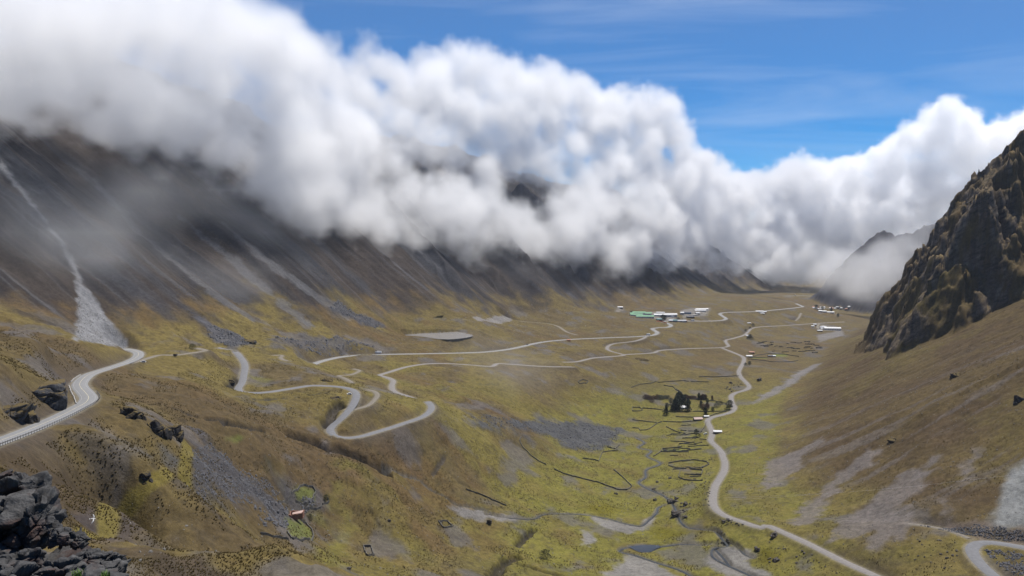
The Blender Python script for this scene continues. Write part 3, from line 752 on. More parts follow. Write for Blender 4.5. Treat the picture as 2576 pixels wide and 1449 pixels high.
for nm, (wid, P) in ROADP.items():
    h = wid / 2
    m_ = {'highway': asphalt, 'valley_highway': asphalt, 'old_road': worn, 'bend_road': worn, 'far_road': asphalt}.get(nm, track_m if nm in TRACKS else dirt)
    base = 'road' if nm in ROADS else 'path'
    o = ribbon(base, P, (-h - .8, -h, 0, h, h + .8), (-.45, 0, .06, 0, -.45), m_)
    if nm in ('highway', 'valley_highway'):
        ln = ribbon('road_marking', P, (-.11, .11), (.075, .075), line_y)
        for sgn in (-1, 1):
            ribbon('road_marking', P, (sgn * (h - .75) - .09, sgn * (h - .75) + .09), (.03, .03), line_m)

# water
def water(name, col, rough):
    m, nt, N, L, b = new_mat(name)
    b.inputs['Base Color'].default_value = (*col, 1); b.inputs['Roughness'].default_value = rough
    t = N.new('ShaderNodeTexCoord'); n = N.new('ShaderNodeTexNoise'); n.inputs['Scale'].default_value = .8; n.inputs['Detail'].default_value = 4
    L.new(t.outputs['Object'], n.inputs['Vector'])
    bp = N.new('ShaderNodeBump'); bp.inputs['Strength'].default_value = .12; L.new(n.outputs[0], bp.inputs['Height']); L.new(bp.outputs[0], b.inputs['Normal'])
    return m
w_stream, w_lake, w_pond = water('stream_water', (.022, .024, .022), .38), water('silty_water', (.20, .19, .185), .25), water('pond_water', (.020, .024, .028), .3)
for nm, (wid, P) in STREAMP.items():
    ribbon('stream', P, (-wid * .55, wid * .55), (0, 0), w_stream)
for nm, (P, lev) in LAKES.items():
    c_ = P.mean(0)
    Q = resample(np.vstack([P, P[:1]]), 2.5)[:-1]
    Q = c_ + (Q - c_) * (1.04 + .02 * np.sin(np.arange(len(Q)) * 1.7))[:, None]
    V = [(x, y, lev) for x, y in Q]
    link(nm, mesh_from(nm, V, [list(range(len(V)))]), w_lake if nm == 'lake' else w_pond, kind='structure')

# ------------------------------------------------------------------ the cloud bank lying against the valley walls
def puff(c, R, w=1.0, sq=1.0, add=False):
    lo = np.maximum(((np.array(c) - R * np.array([1, 1, sq]) - C0) / VS).astype(int), 0)
    hi = np.minimum(((np.array(c) + R * np.array([1, 1, sq]) - C0) / VS).astype(int) + 2, CN)
    if np.any(hi <= lo): return
    d2 = (((gxs[lo[0]:hi[0]] - c[0]) / R) ** 2)[None, None, :] + (((gys[lo[1]:hi[1]] - c[1]) / R) ** 2)[None, :, None] + (((gzs[lo[2]:hi[2]] - c[2]) / (R * sq)) ** 2)[:, None, None]
    v = w * np.clip(1 - d2, 0, 1)
    s = DEN[lo[2]:hi[2], lo[1]:hi[1], lo[0]:hi[0]]
    if add: s += v
    else: np.maximum(s, v, out=s)
def grid(c0, c1, vs):
    global VS, C0, C1, CN, DEN, gxs, gys, gzs
    VS, C0 = vs, np.array(c0, float)
    CN = np.round((np.array(c1, float) - C0) / VS).astype(int) + 1
    C1 = C0 + (CN - 1) * VS
    DEN = np.zeros((CN[2], CN[1], CN[0]), np.float32)
    gxs, gys, gzs = [C0[k] + np.arange(CN[k], dtype=np.float32) * VS for k in range(3)]
grid((-1500, 480, -340), (3700, 5600, 920), 14.0)
cr = np.random.default_rng(5)
def front(px, py, yc, R):
    # a puff lies in front of the slope seen behind it
    if px > 1980: return yc
    yg = ground_at(px, py, 300, 9000)[1]
    return min(yc, yg - .35 * R)
GAPS = ((1312, 472, 72, 52), (1100, 440, 95, 44), (470, 400, 20, 16), (690, 500, 30, 16))
def gap(px, py):
    return any(((px - a) / c) ** 2 + ((py - b) / d) ** 2 < 1 for a, b, c, d in GAPS)
# the bank: traced crown line, traced foot line and the distance of its face
TOP = np.array([(-700, -90, 720), (-300, -90, 766), (0, -80, 810), (300, -70, 929), (560, -20, 1124), (700, 45, 1335), (800, 110, 1513), (860, 150, 1684), (905, 140, 1855), (950, 92, 1948), (1000, 150, 2004), (1030, 175, 2053), (1100, 130, 2117),
                (1180, 106, 2185), (1270, 128, 2258), (1320, 172, 2328), (1400, 160, 2442), (1480, 195, 2558), (1530, 228, 2649), (1600, 206, 2761), (1680, 240, 2885), (1705, 320, 2957), (1740, 345, 3090), (1800, 385, 3250), (1860, 415, 3400),
                (1930, 412, 3700), (2000, 385, 4000), (2080, 392, 4100), (2180, 372, 4200), (2270, 310, 4200), (2340, 275, 4100), (2390, 236, 4050), (2430, 255, 4050), (2470, 305, 4000), (2540, 290, 3900), (2620, 240, 3800), (2900, 150, 3600)], float)
BOT = np.array([(-700, 390), (-300, 400), (0, 412), (200, 430), (330, 460), (480, 490), (600, 535), (720, 610), (820, 650), (920, 675), (1050, 690), (1200, 700), (1330, 710), (1450, 720), (1560, 735), (1700, 725), (1800, 695), (1900, 715), (2000, 688), (2080, 710), (2150, 710), (2250, 680), (2350, 640), (2500, 580), (2900, 520)], float)
for px in np.arange(-700, 2900, 13.0):
    yc = np.interp(px, TOP[:, 0], TOP[:, 2]); pt = np.interp(px, TOP[:, 0], TOP[:, 1]); pb = np.interp(px, BOT[:, 0], BOT[:, 1])
    mpp = yc / F
    # crown: small tight puffs
    for k in range(4):
        R = cr.uniform(38, 95) * (yc / 2600) ** .5
        x, y, z = at_y(px + cr.uniform(-8, 8), pt, yc + cr.uniform(-80, 160))
        puff((x, y, z - R * cr.uniform(.75, 1.1)), R, cr.uniform(.8, 1.0))
    # body
    py = pt + 40
    while py < pb:
        R = cr.uniform(60, 135) * (yc / 2600) ** .5
        if py + R / mpp > pb: R = max((pb - py) * mpp, 25)
        yf_ = front(px, pb, 9000, 40); lean = np.clip((py - pt) / max(pb - pt, 1), 0, 1)
        yy_ = front(px, py, yc + (yf_ - yc) * lean ** 1.5 if yf_ < 8000 and px < 1800 else yc, R)
        x, y, z = at_y(px + cr.uniform(-14, 14), py, yy_ + cr.uniform(-60, 60 if yy_ < yc else 240))
        fade = np.clip((pb - py) / 130.0, 0, 1)
        if not gap(px, py): puff((x, y, z), R, (.60 + .4 * fade) * cr.uniform(.78, 1.0))
        py += R / mpp * cr.uniform(.35, .6)
    # ragged foot
    for k in range(2):
        R = cr.uniform(40, 80) * (yc / 2600) ** .5
        pf = pb + cr.normal(-6, 24)
        x, y, z = at_y(px + cr.uniform(-14, 14), pf, front(px, pf, yc, R) + cr.uniform(-60, 20))
        puff((x, y, z), R, cr.uniform(.45, .66), .6)

for px in np.arange(1640, 1990, 16.0):
    for py in (610, 640, 668):
        R = cr.uniform(60, 95)
        puff(at_y(px + cr.uniform(-8, 8), py + cr.uniform(-8, 8), front(px, py, 3300, R) - 40), R, cr.uniform(.7, .95))
for px in np.arange(1750, 2420, 22.0):
    for py in np.arange(470, 700, 34.0):
        puff(at_y(px + cr.uniform(-10, 10), py + cr.uniform(-10, 10), 4700 + cr.uniform(-250, 250)), cr.uniform(120, 190), cr.uniform(.85, 1.0))

def volume(name, label, warp, wscale, escale, edet, erough, eamt, lo_, hi_, dmax, fine, aniso):
    """the lattice of densities as one volume: warped, then eaten into by turbulence"""
    vme = bpy.data.meshes.new(name)
    vme.vertices.add(DEN.size)
    va = vme.attributes.new('d', 'FLOAT', 'POINT'); va.data.foreach_set('value', DEN.ravel())
    ob = link(name, vme, None, kind='stuff'); ob['label'] = label; ob['category'] = name
    cm = bpy.data.materials.new(name); cm.use_nodes = True
    N, L = cm.node_tree.nodes, cm.node_tree.links
    N.clear()
    out = N.new('ShaderNodeOutputMaterial'); pv = N.new('ShaderNodeVolumePrincipled')
    pv.inputs['Color'].default_value = (.998, .998, .999, 1); pv.inputs['Anisotropy'].default_value = aniso
    pv.inputs['Density Attribute'].default_value = ''
    ad = N.new('ShaderNodeAttribute'); ad.attribute_name = 'density'
    def sm_(op, a, b):
        m = N.new('ShaderNodeMath'); m.operation = op
        for k, v in enumerate((a, b)):
            if isinstance(v, (int, float)): m.inputs[k].default_value = v
            else: L.new(v, m.inputs[k])
        return m.outputs[0]
    e_ = ad.outputs['Fac']
    if fine:
        tcd = N.new('ShaderNodeTexCoord'); tn = N.new('ShaderNodeTexNoise')
        tn.inputs['Scale'].default_value = 1 / 38.0; tn.inputs['Detail'].default_value = 2.0; tn.inputs['Roughness'].default_value = .65
        L.new(tcd.outputs['Object'], tn.inputs['Vector'])
        e_ = sm_('SUBTRACT', e_, sm_('MULTIPLY', tn.outputs[0], fine))
    ss = N.new('ShaderNodeMapRange'); ss.interpolation_type = 'SMOOTHSTEP'
    ss.inputs[1].default_value, ss.inputs[2].default_value, ss.inputs[3].default_value, ss.inputs[4].default_value = lo_, hi_, 0.0, dmax
    L.new(e_, ss.inputs[0])
    L.new(ss.outputs[0], pv.inputs['Density']); L.new(pv.outputs[0], out.inputs['Volume'])
    vme.materials.append(cm)

    ng = bpy.data.node_groups.new(name + '_grid', 'GeometryNodeTree')
    ng.interface.new_socket('Geometry', in_out='INPUT', socket_type='NodeSocketGeometry')
    ng.interface.new_socket('Geometry', in_out='OUTPUT', socket_type='NodeSocketGeometry')
    N, L = ng.nodes, ng.links
    gi, go = N.new('NodeGroupInput'), N.new('NodeGroupOutput')
    def put(m, args):
        for k, v in enumerate(args):
            if v is None: continue
            if isinstance(v, (int, float, tuple)): m.inputs[k].default_value = v
            else: L.new(v, m.inputs[k])
        return m.outputs[0]
    def vmath(op, *a):
        m = N.new('ShaderNodeVectorMath'); m.operation = op; return put(m, a)
    def fmath(op, *a):
        m = N.new('ShaderNodeMath'); m.operation = op; return put(m, a)
    def imath(op, *a):
        m = N.new('FunctionNodeIntegerMath'); m.operation = op; return put(m, a)
    def iconv(f_, top):
        c_ = N.new('FunctionNodeFloatToInt'); c_.rounding_mode = 'ROUND'; L.new(f_, c_.inputs[0])
        return imath('MINIMUM', imath('MAXIMUM', c_.outputs[0], 0), int(top) - 1)
    pos = N.new('GeometryNodeInputPosition').outputs[0]
    wt = N.new('ShaderNodeTexNoise'); wt.inputs['Scale'].default_value = 1 / wscale; wt.inputs['Detail'].default_value = 4; wt.inputs['Roughness'].default_value = .6
    L.new(pos, wt.inputs['Vector'])
    wv = vmath('SCALE', vmath('SUBTRACT', wt.outputs['Color'], (.5, .5, .5)))
    wv.node.inputs['Scale'].default_value = warp * 2
    rel = vmath('DIVIDE', vmath('SUBTRACT', vmath('ADD', pos, wv), tuple(C0)), (VS, VS, VS))
    sx = N.new('ShaderNodeSeparateXYZ'); L.new(rel, sx.inputs[0])
    idx_ = imath('MULTIPLY_ADD', imath('MULTIPLY_ADD', iconv(sx.outputs[2], CN[2]), int(CN[1]), iconv(sx.outputs[1], CN[1])), int(CN[0]), iconv(sx.outputs[0], CN[0]))
    si = N.new('GeometryNodeSampleIndex'); si.data_type = 'FLOAT'; si.domain = 'POINT'; si.clamp = True
    na_ = N.new('GeometryNodeInputNamedAttribute'); na_.data_type = 'FLOAT'; na_.inputs[0].default_value = 'd'
    L.new(gi.outputs[0], si.inputs['Geometry']); L.new(na_.outputs[0], si.inputs['Value']); L.new(idx_, si.inputs['Index'])
    tx = N.new('ShaderNodeTexNoise'); tx.noise_dimensions = '3D'
    tx.inputs['Scale'].default_value = 1 / escale; tx.inputs['Detail'].default_value = edet; tx.inputs['Roughness'].default_value = erough
    L.new(pos, tx.inputs['Vector'])
    dens = fmath('MAXIMUM', fmath('SUBTRACT', si.outputs[0], fmath('MULTIPLY', tx.outputs[0], eamt)), 0.0)
    vc = N.new('GeometryNodeVolumeCube')
    L.new(dens, vc.inputs['Density'])
    vc.inputs['Min'].default_value = tuple(C0); vc.inputs['Max'].default_value = tuple(C1)
    for k, n_ in enumerate(('Resolution X', 'Resolution Y', 'Resolution Z')): vc.inputs[n_].default_value = int(CN[k])
    sm = N.new('GeometryNodeSetMaterial'); sm.inputs['Material'].default_value = cm
    L.new(vc.outputs[0], sm.inputs[0]); L.new(sm.outputs[0], go.inputs[0])
    md = ob.modifiers.new('grid', 'NODES'); md.node_group = ng
    return ob
volume('clouds', 'white and grey cloud bank lying along the valley walls under a blue sky', 75, 120.0, 125.0, 7, .66, .96, .0, .50, .031, .25, .4)
grid((-1100, 450, -300), (2300, 4000, 420), 25.0)
# loose mist on the slopes, and the tongue in the mouth of the valley
for px, py, yy, R, w_, sq in ((60, 640, 760, 90, .42, .7), (180, 600, 800, 70, .42, .6), (330, 640, 900, 90, .42, .6), (620, 730, 1080, 80, .44, .5), (520, 690, 1020, 90, .42, .5), (380, 520, 980, 60, .5, .9), (700, 640, 1250, 110, .42, .6),
                              (120, 480, 850, 110, .42, .6), (420, 470, 1050, 100, .5, .6), (560, 540, 1200, 100, .48, .6), (800, 620, 1500, 120, .45, .5), (1150, 640, 1800, 110, .42, .5), (1300, 680, 1700, 90, .36, .5), (1110, 730, 1500, 60, .38, .5),
                              (1250, 900, 950, 90, .36, .6), (1350, 960, 900, 80, .36, .5), (1190, 850, 1050, 70, .37, .7)):
    puff(at_y(px, py, yy), R * 1.25, w_ * 1.3, sq, True)
for px, py, yy, R, w_ in ((2120, 715, 2950, 70, 1.0), (2170, 700, 2900, 85, 1.2), (2215, 670, 2850, 90, 1.2), (2255, 640, 2800, 80, 1.1), (2150, 735, 2850, 60, .9), (2205, 725, 2800, 70, 1.0), (2300, 600, 2750, 70, .9), (2260, 690, 2750, 60, .9), (2080, 690, 3100, 70, .7), (2340, 565, 2700, 55, .7), (2090, 655, 3000, 75, .9), (2060, 700, 3050, 70, .8), (2130, 660, 2950, 70, .9)):
    puff(at_y(px, py, yy), R * 1.3, w_ * 1.25, .9, True)

volume('mist', 'thin grey mist hanging on the slopes and in the mouth of the valley', 60, 120.0, 130.0, 5, .6, .55, .0, 1.6, .0075, 0, .4)

# ------------------------------------------------------------------ the air of the valley
hz = bpy.data.materials.new('haze'); hz.use_nodes = True
N, L = hz.node_tree.nodes, hz.node_tree.links
N.clear()
o_ = N.new('ShaderNodeOutputMaterial'); v_ = N.new('ShaderNodeVolumePrincipled')
v_.inputs['Color'].default_value = (.70, .80, 1.0, 1); v_.inputs['Density'].default_value = 2.4e-5; v_.inputs['Anisotropy'].default_value = .1
v_.inputs['Density Attribute'].default_value = ''
L.new(v_.outputs[0], o_.inputs['Volume'])
zl, zh = float(Z.min()) - 1.0, float(Z.max()) + 12.0
xm = float(US[-1] * YS[-1]) + 100
bx = [(-xm, -300, zl), (xm, -300, zl), (xm, YS[-1] + 100, zl), (-xm, YS[-1] + 100, zl), (-xm, -300, zh), (xm, -300, zh), (xm, YS[-1] + 100, zh), (-xm, YS[-1] + 100, zh)]
haze = link('haze', mesh_from('haze', bx, [(0, 3, 2, 1), (4, 5, 6, 7), (0, 1, 5, 4), (1, 2, 6, 5), (2, 3, 7, 6), (3, 0, 4, 7)]), hz, kind='stuff')
haze['label'] = 'thin blue haze of the mountain air'; haze['category'] = 'haze'

# ------------------------------------------------------------------ things: helpers
from mathutils import noise as mnoise
def empty(name, loc, rz=0.0):
    o = bpy.data.objects.new(name, None); SC.collection.objects.link(o)
    o.location = loc; o.rotation_euler = (0, 0, rz); o.empty_display_size = 1
    return o
def copy_tree(o, parent=None):
    c = o.copy(); SC.collection.objects.link(c)
    for k in ('label', 'group'):
        if parent is None and k in c.keys(): del c[k]
    if parent is not None: c.parent = parent
    for chd in list(o.children): copy_tree(chd, c)
    return c
class MB:
    def __init__(s): s.V = []; s.F = []
    def add(s, V, Fc):
        o = len(s.V); s.V += [tuple(v) for v in V]; s.F += [tuple(i + o for i in f) for f in Fc]; return s
    def box(s, c, d, taper=1.0, rz=0.0):
        x, y, z = d[0] / 2, d[1] / 2, d[2] / 2; cr_, sr = math.cos(rz), math.sin(rz)
        V = []
        for sz in (-1, 1):
            k = taper if sz > 0 else 1
            for sx_, sy_ in ((-1, -1), (1, -1), (1, 1), (-1, 1)):
                a, b = sx_ * x * k, sy_ * y * k
                V.append((c[0] + a * cr_ - b * sr, c[1] + a * sr + b * cr_, c[2] + sz * z))
        return s.add(V, [(0, 3, 2, 1), (4, 5, 6, 7), (0, 1, 5, 4), (1, 2, 6, 5), (2, 3, 7, 6), (3, 0, 4, 7)])
    def tube(s, pts, rad, n=7, cap=True):
        P = [Vector(p) for p in pts]; rr = rad if isinstance(rad, (list, tuple)) else [rad] * len(P)
        rings = []
        for i, p in enumerate(P):
            t = (P[min(i + 1, len(P) - 1)] - P[max(i - 1, 0)]).normalized()
            a = t.cross(Vector((0, 0, 1)) if abs(t.z) < .9 else Vector((1, 0, 0))).normalized(); b = t.cross(a)
            rings.append([p + (a * math.cos(2 * math.pi * k / n) + b * math.sin(2 * math.pi * k / n)) * rr[i] for k in range(n)])
        V = [v for r_ in rings for v in r_]
        Fc = [(i * n + k, i * n + (k + 1) % n, (i + 1) * n + (k + 1) % n, (i + 1) * n + k) for i in range(len(P) - 1) for k in range(n)]
        if cap: Fc += [tuple(range(n))[::-1], tuple(range((len(P) - 1) * n, len(P) * n))]
        return s.add(V, Fc)
    def build(s, name, m, parent=None, smooth=False):
        return link(name, mesh_from(name, s.V, s.F, smooth), m, parent)

def sphere_dirs(sub):
    bm = bmesh.new(); bmesh.ops.create_icosphere(bm, subdivisions=sub, radius=1)
    V = np.array([v.co[:] for v in bm.verts]); Fc = [tuple(v.index for v in f.verts) for f in bm.faces]; bm.free()
    return V, Fc
_SD = {}
def rock(size, seed, sub=4, planes=16, crack=.10, strata=0.0, tilt=0.0, flat_base=False):
    """a blocky stone: a rounded random polytope broken by cracks and bedding"""
    if sub not in _SD: _SD[sub] = sphere_dirs(sub)
    D, Fc = _SD[sub]; g = np.random.default_rng(seed)
    Np = g.normal(size=(planes, 3)); Np[:6] = np.vstack([np.eye(3), -np.eye(3)]) + g.normal(0, .16, (6, 3))
    Np /= np.linalg.norm(Np, axis=1)[:, None]; h = g.uniform(.72, 1.0, planes)
    r_ = h[None] / np.maximum(D @ Np.T, .05)
    r_ = -np.log(np.exp(-r_ * 34).sum(1)) / 34
    V = D * r_[:, None] * np.array(size) * .5
    s0 = min(size)
    out_ = np.empty_like(V)
    ca_, sa_ = math.cos(tilt), math.sin(tilt)
    for i, v in enumerate(V):
        p = Vector(v) / s0 * 2.2 + Vector((seed * 3.1, seed * 1.7, 0))
        n_ = mnoise.fractal(p * 1.5, .8, 2.1, 5) * .45
        pv_ = Vector((p.x * ca_ + p.z * sa_, p.y, (p.z * ca_ - p.x * sa_) * (1.0 + 6 * strata))) * (.8 + .5 * strata)
        pv_ += mnoise.noise_vector(p * .9) * .35
        dv, pt = mnoise.voronoi(pv_)
        off = mnoise.cell(pt[0] * 7.3) - .5
        gap_ = max(0, 1 - (dv[1] - dv[0]) / .16)
        k = n_ * crack * s0 + off * crack * 1.5 * s0 - gap_ * crack * .8 * s0
        out_[i] = v + D[i] * k
    return out_, Fc

def stone_mat(name, a, b, rust=None, amount=.5, scale=1.0, lichen=None, grass=None):
    m, nt, N, L, B_ = new_mat(name)
    t = N.new('ShaderNodeTexCoord')
    def nz_(sc, det=8, ro=.65):
        n = N.new('ShaderNodeTexNoise'); n.inputs['Scale'].default_value = sc * scale; n.inputs['Detail'].default_value = det; n.inputs['Roughness'].default_value = ro
        L.new(t.outputs['Object'], n.inputs['Vector']); return n.outputs[0]
    def rg(s, lo, hi):
        r_ = N.new('ShaderNodeMapRange'); r_.inputs[1].default_value, r_.inputs[2].default_value = lo, hi; L.new(s, r_.inputs[0]); return r_.outputs[0]
    def mx_(f_, c1_, c2_):
        x = N.new('ShaderNodeMix'); x.data_type = 'RGBA'; L.new(f_, x.inputs[0])
        for k, c_ in ((6, c1_), (7, c2_)):
            if isinstance(c_, tuple): x.inputs[k].default_value = (*c_, 1)
            else: L.new(c_, x.inputs[k])
        return x.outputs[2]
    fine = nz_(2.2)
    c = mx_(rg(fine, .35, .65), a, b)
    if rust: c = mx_(rg(nz_(.7, 5), .62 - .12 * amount, .70), c, rust)
    if lichen: c = mx_(rg(nz_(.55, 6), .66, .70), c, lichen)
    if grass:
        gg_ = N.new('ShaderNodeNewGeometry'); sx_ = N.new('ShaderNodeSeparateXYZ'); L.new(gg_.outputs['Normal'], sx_.inputs[0])
        ma = N.new('ShaderNodeMath'); ma.operation = 'MULTIPLY_ADD'; ma.inputs[1].default_value = .5; L.new(nz_(1.0, 5), ma.inputs[0]); L.new(sx_.outputs[2], ma.inputs[2])
        c = mx_(rg(ma.outputs[0], .80, 1.0), c, grass)
    L.new(c, B_.inputs['Base Color']); B_.inputs['Roughness'].default_value = .9; B_.inputs['Specular IOR Level'].default_value = .2
    bp = N.new('ShaderNodeBump'); bp.inputs['Strength'].default_value = .6; bp.inputs['Distance'].default_value = .12 / scale
    L.new(fine, bp.inputs['Height']); L.new(bp.outputs[0], B_.inputs['Normal'])
    return m

# ------------------------------------------------------------------ foreground rocks at the viewpoint
fg_m = stone_mat('dark_schist', (.030, .029, .029), (.092, .090, .088), (.055, .027, .020), .8, 1.0)
fg_l = stone_mat('lichened_schist', (.030, .029, .029), (.092, .090, .088), (.055, .027, .020), .8, 1.0, (.22, .10, .012))
FG = [  # px, py, distance, size, turn, label
    (18, 1345, 22.0, (2.0, 2.2, 2.6), .3, 'largest dark grey block of the rock pile at the lower left corner'),
    (60, 1240, 23.5, (1.5, 1.6, 1.5), -.2, 'upper dark rock with broken bedding on the largest corner block'),
    (5, 1212, 25.5, (1.6, 1.8, .8), .5, 'topmost thin slab of the corner rock pile'),
    (100, 1320, 22.0, (.8, 1.4, 1.7), .1, 'tall narrow dark rock standing on the right of the largest corner block'),
    (160, 1352, 21.0, (.65, .8, .55), .2, 'small square reddish rock sitting in the middle of the corner rock pile'),
    (200, 1362, 21.2, (.5, .6, .5), -.4, 'small pointed rock beside the square reddish rock, nearest the bird'),
    (235, 1412, 20.0, (1.1, 1.4, .6), -.25, 'broad grey slab jutting out over the slope below the bird'),
    (270, 1448, 19.0, (.9, 1.2, .8), .15, 'outermost dark block of the corner rock pile, under the jutting slab'),
    (60, 1420, 19.5, (1.3, 1.3, .8), .6, 'low grey rock with orange lichen at the bottom left edge'),
    (150, 1440, 18.5, (1.2, 1.4, .7), -.1, 'flat dark rock behind the two green tufts'),
    (185, 1500, 17.5, (1.9, 1.8, .9), .2, 'bottom grey rock the two green tufts grow on'),
    (20, 1490, 18.0, (1.8, 2.0, 1.2), .3, 'bottom dark rock under the orange lichened rock')]
for i, (px, py, yy, sz, tz, lab) in enumerate(FG):
    V, Fc = rock(sz, 40 + i, 6, 18, .11, .14, .25)
    o = link('boulder', mesh_from('boulder', V, Fc, False), fg_l if 'lichen' in lab else fg_m)
    o.location = at_y(px, py, yy); o.rotation_euler = (.1 * math.sin(i * 2.1), .14 * math.cos(i * 1.3), tz)
    tag(o, lab, 'rock')
V, Fc = rock((5.5, 7.0, 5.0), 77, 6, 14, .10, .05, .2)
o = link('boulder', mesh_from('boulder', V, Fc), fg_m); o.location = at_y(20, 1640, 21.0); tag(o, 'wide dark bedrock block that the lower left rock pile rests on', 'rock')
leaf_m = mat('tuft_green', (.10, .17, .03), .6, .3, 4)
for px, py, lab in ((196, 1446, 'left one of two green grass tufts on the bottom rocks'), (262, 1449, 'right one of two green grass tufts on the bottom rocks')):
    m_ = MB(); g = random.Random(px)
    for k in range(60):
        a, t_, l_ = g.uniform(0, 6.28), g.uniform(.1, .7), g.uniform(.10, .22)
        bx, by = g.uniform(-.09, .09), g.uniform(-.09, .09)
        dx, dy = math.cos(a), math.sin(a); w_ = .009
        p1 = (bx + dx * l_ * .4 * t_, by + dy * l_ * .4 * t_, l_ * .6); p2 = (bx + dx * l_ * t_, by + dy * l_ * t_, l_ * (1 - .35 * t_))
        m_.add([(bx - dy * w_, by + dx * w_, 0), (bx + dy * w_, by - dx * w_, 0), (p1[0] + dy * w_, p1[1] - dx * w_, p1[2]), (p1[0] - dy * w_, p1[1] + dx * w_, p1[2]), p2], [(0, 1, 2, 3), (3, 2, 4)])
    o = m_.build('grass_tuft', leaf_m); o.location = at_y(px, py + 8, 17.0); tag(o, lab, 'plant')

# white gull banking over the slope
feather = mat('white_feathers', (.82, .82, .80), .7, .06, 6); dark_f = mat('dark_feathers', (.10, .10, .11), .7, .1, 6); beak_m = mat('beak', (.25, .06, .03), .5, .1, 8)
bird = empty('bird', at_y(234, 1305, 78.0))
tag(bird, 'white gull in flight above the slope beside the corner rocks', 'bird')
m_ = MB()
prof = [(-.30, .004), (-.22, .045), (-.10, .075), (.02, .082), (.12, .066), (.18, .045), (.23, .046), (.27, .036), (.30, .012)]
m_.tube([(x, 0, .015 * math.sin(x * 6)) for x, r_ in prof], [r_ for x, r_ in prof], 12)
for sgn in (-1, 1):
    secs = [(0.03, .17, .02), (.18, .19, .06), (.36, .16, .085), (.50, .11, .07), (.62, .05, .045), (.68, .008, .03)]
    V = []
    for (sy_, chd_, zz), sw in zip(secs, (.06, .09, .07, 0, -.07, -.13)):
        V += [(sw + chd_ * .35, sgn * sy_, zz), (sw, sgn * sy_, zz + .014), (sw - chd_ * .65, sgn * sy_, zz), (sw, sgn * sy_, zz - .006)]
    m_.add(V, [(4 * i + a, 4 * i + (a + 1) % 4, 4 * i + 4 + (a + 1) % 4, 4 * i + 4 + a) for i in range(5) for a in range(4)] + [(3, 2, 1, 0), (20, 21, 22, 23)])
body = m_.build('body', feather, bird, True)
MB().add([(-.26, 0, .01), (-.42, -.07, 0), (-.44, 0, .002), (-.42, .07, 0), (-.26, 0, -.004)], [(0, 1, 2), (0, 2, 3), (4, 2, 1), (4, 3, 2)]).build('tail', feather, bird)
MB().tube([(.29, 0, 0), (.345, 0, -.012)], [.013, .003], 6).build('beak', beak_m, bird)
for sgn in (-1, 1):
    MB().add([(-.10, sgn * .58, .052), (-.135, sgn * .68, .032), (-.16, sgn * .66, .034), (-.10, sgn * .58, .046)], [(0, 1, 2), (3, 2, 1), (0, 2, 3)]).build('wing_tip', dark_f, bird)
bird.rotation_euler = (math.radians(58), math.radians(4), math.radians(18)); bird.scale = (.78, .72, .78)

# ------------------------------------------------------------------ rock outcrops on the slopes
oc_m = stone_mat('outcrop_rock', (.022, .021, .022), (.058, .055, .054), (.07, .050, .026), .5, .25, None, (.105, .078, .032))
oc_g = stone_mat('road_cut_rock', (.034, .035, .038), (.095, .095, .100), (.08, .058, .032), .3, .25, None, (.105, .078, .034))
OUT = [(c1([(370, 850)])[0], (20, 11, 15), .5, oc_g, 'fractured grey rock face beside the highway bend'),
       (c1([(210, 1075)])[0], (11, 9, 11), .3, oc_m, 'dark rock knob at the lower end of the roadside rock face'),
       (c1([(60, 1010)])[0], (12, 9, 9), .2, oc_g, 'grey broken rock left of the dark roadside knob'),
       (c1([(1315, 1065)])[0], (12, 8, 14), .1, oc_m, 'blocky dark outcrop below the highway, upper of the three'),
       (c1([(1530, 1190)])[0], (12, 8, 15), -.3, oc_m, 'grass topped dark outcrop between two others below the highway'),
       (c1([(1700, 1240)])[0], (9, 7, 15), .2, oc_m, 'black wedge shaped outcrop below the highway, lowest of the three'),
       (c5([(1455, 490)])[0], (4.5, 4, 9), .4, oc_m, 'narrow black rock set in for the shaded notch beside the grassy track above the bird'),  # dark rock stands in for the shade of a cavity
       (c2([(1190, 710)])[0], (12, 8, 5), 0, oc_m, 'dark rounded rock knob on the inside of the old road'),
       (c2([(1290, 890)])[0], (9, 6, 6), .3, oc_g, 'grey rock ledge left of the hairpin descent'),
       ((2411, 943), (14, 9, 8), .4, oc_m, 'purple grey boulder outcrop high on the right hand grass slope'),
       (c8([(1280, 95)])[0], (10, 6, 6), .5, oc_m, 'black overhanging rock at the top of the pale scree'),
       (c8([(2540, -290)])[0], (9, 7, 14), .1, oc_m, 'dark rock at the right edge of the grass slope'),
       (c4([(440, 880)])[0], (34, 12, 6), 0, oc_m, 'low line of dark rocks under the middle road'),
       (c1([(2290, 720)])[0], (7, 5, 6), .2, oc_m, 'dark road cutting beside the upper old road bend'),
       ((612, 858), (20, 12, 5), .1, oc_g, 'grey rocks on the rise above the start of the old road')]
for i, (p, sz, tz, m_, lab) in enumerate(OUT):
    g0 = ground_at(*p)
    sz = (sz[0] * 1.35, sz[1] * 1.5, sz[2] * 1.15)
    V, Fc = rock(sz, 120 + i, 6, 22, .075, .04, .6)
    o = link('rock_outcrop', mesh_from('rock_outcrop', V, Fc), m_)
    o.location = (g0[0], g0[1] + sz[1] * .18, g0[2] - sz[2] * .17); o.rotation_euler = (0, 0, tz)
    tag(o, lab, 'rock outcrop')

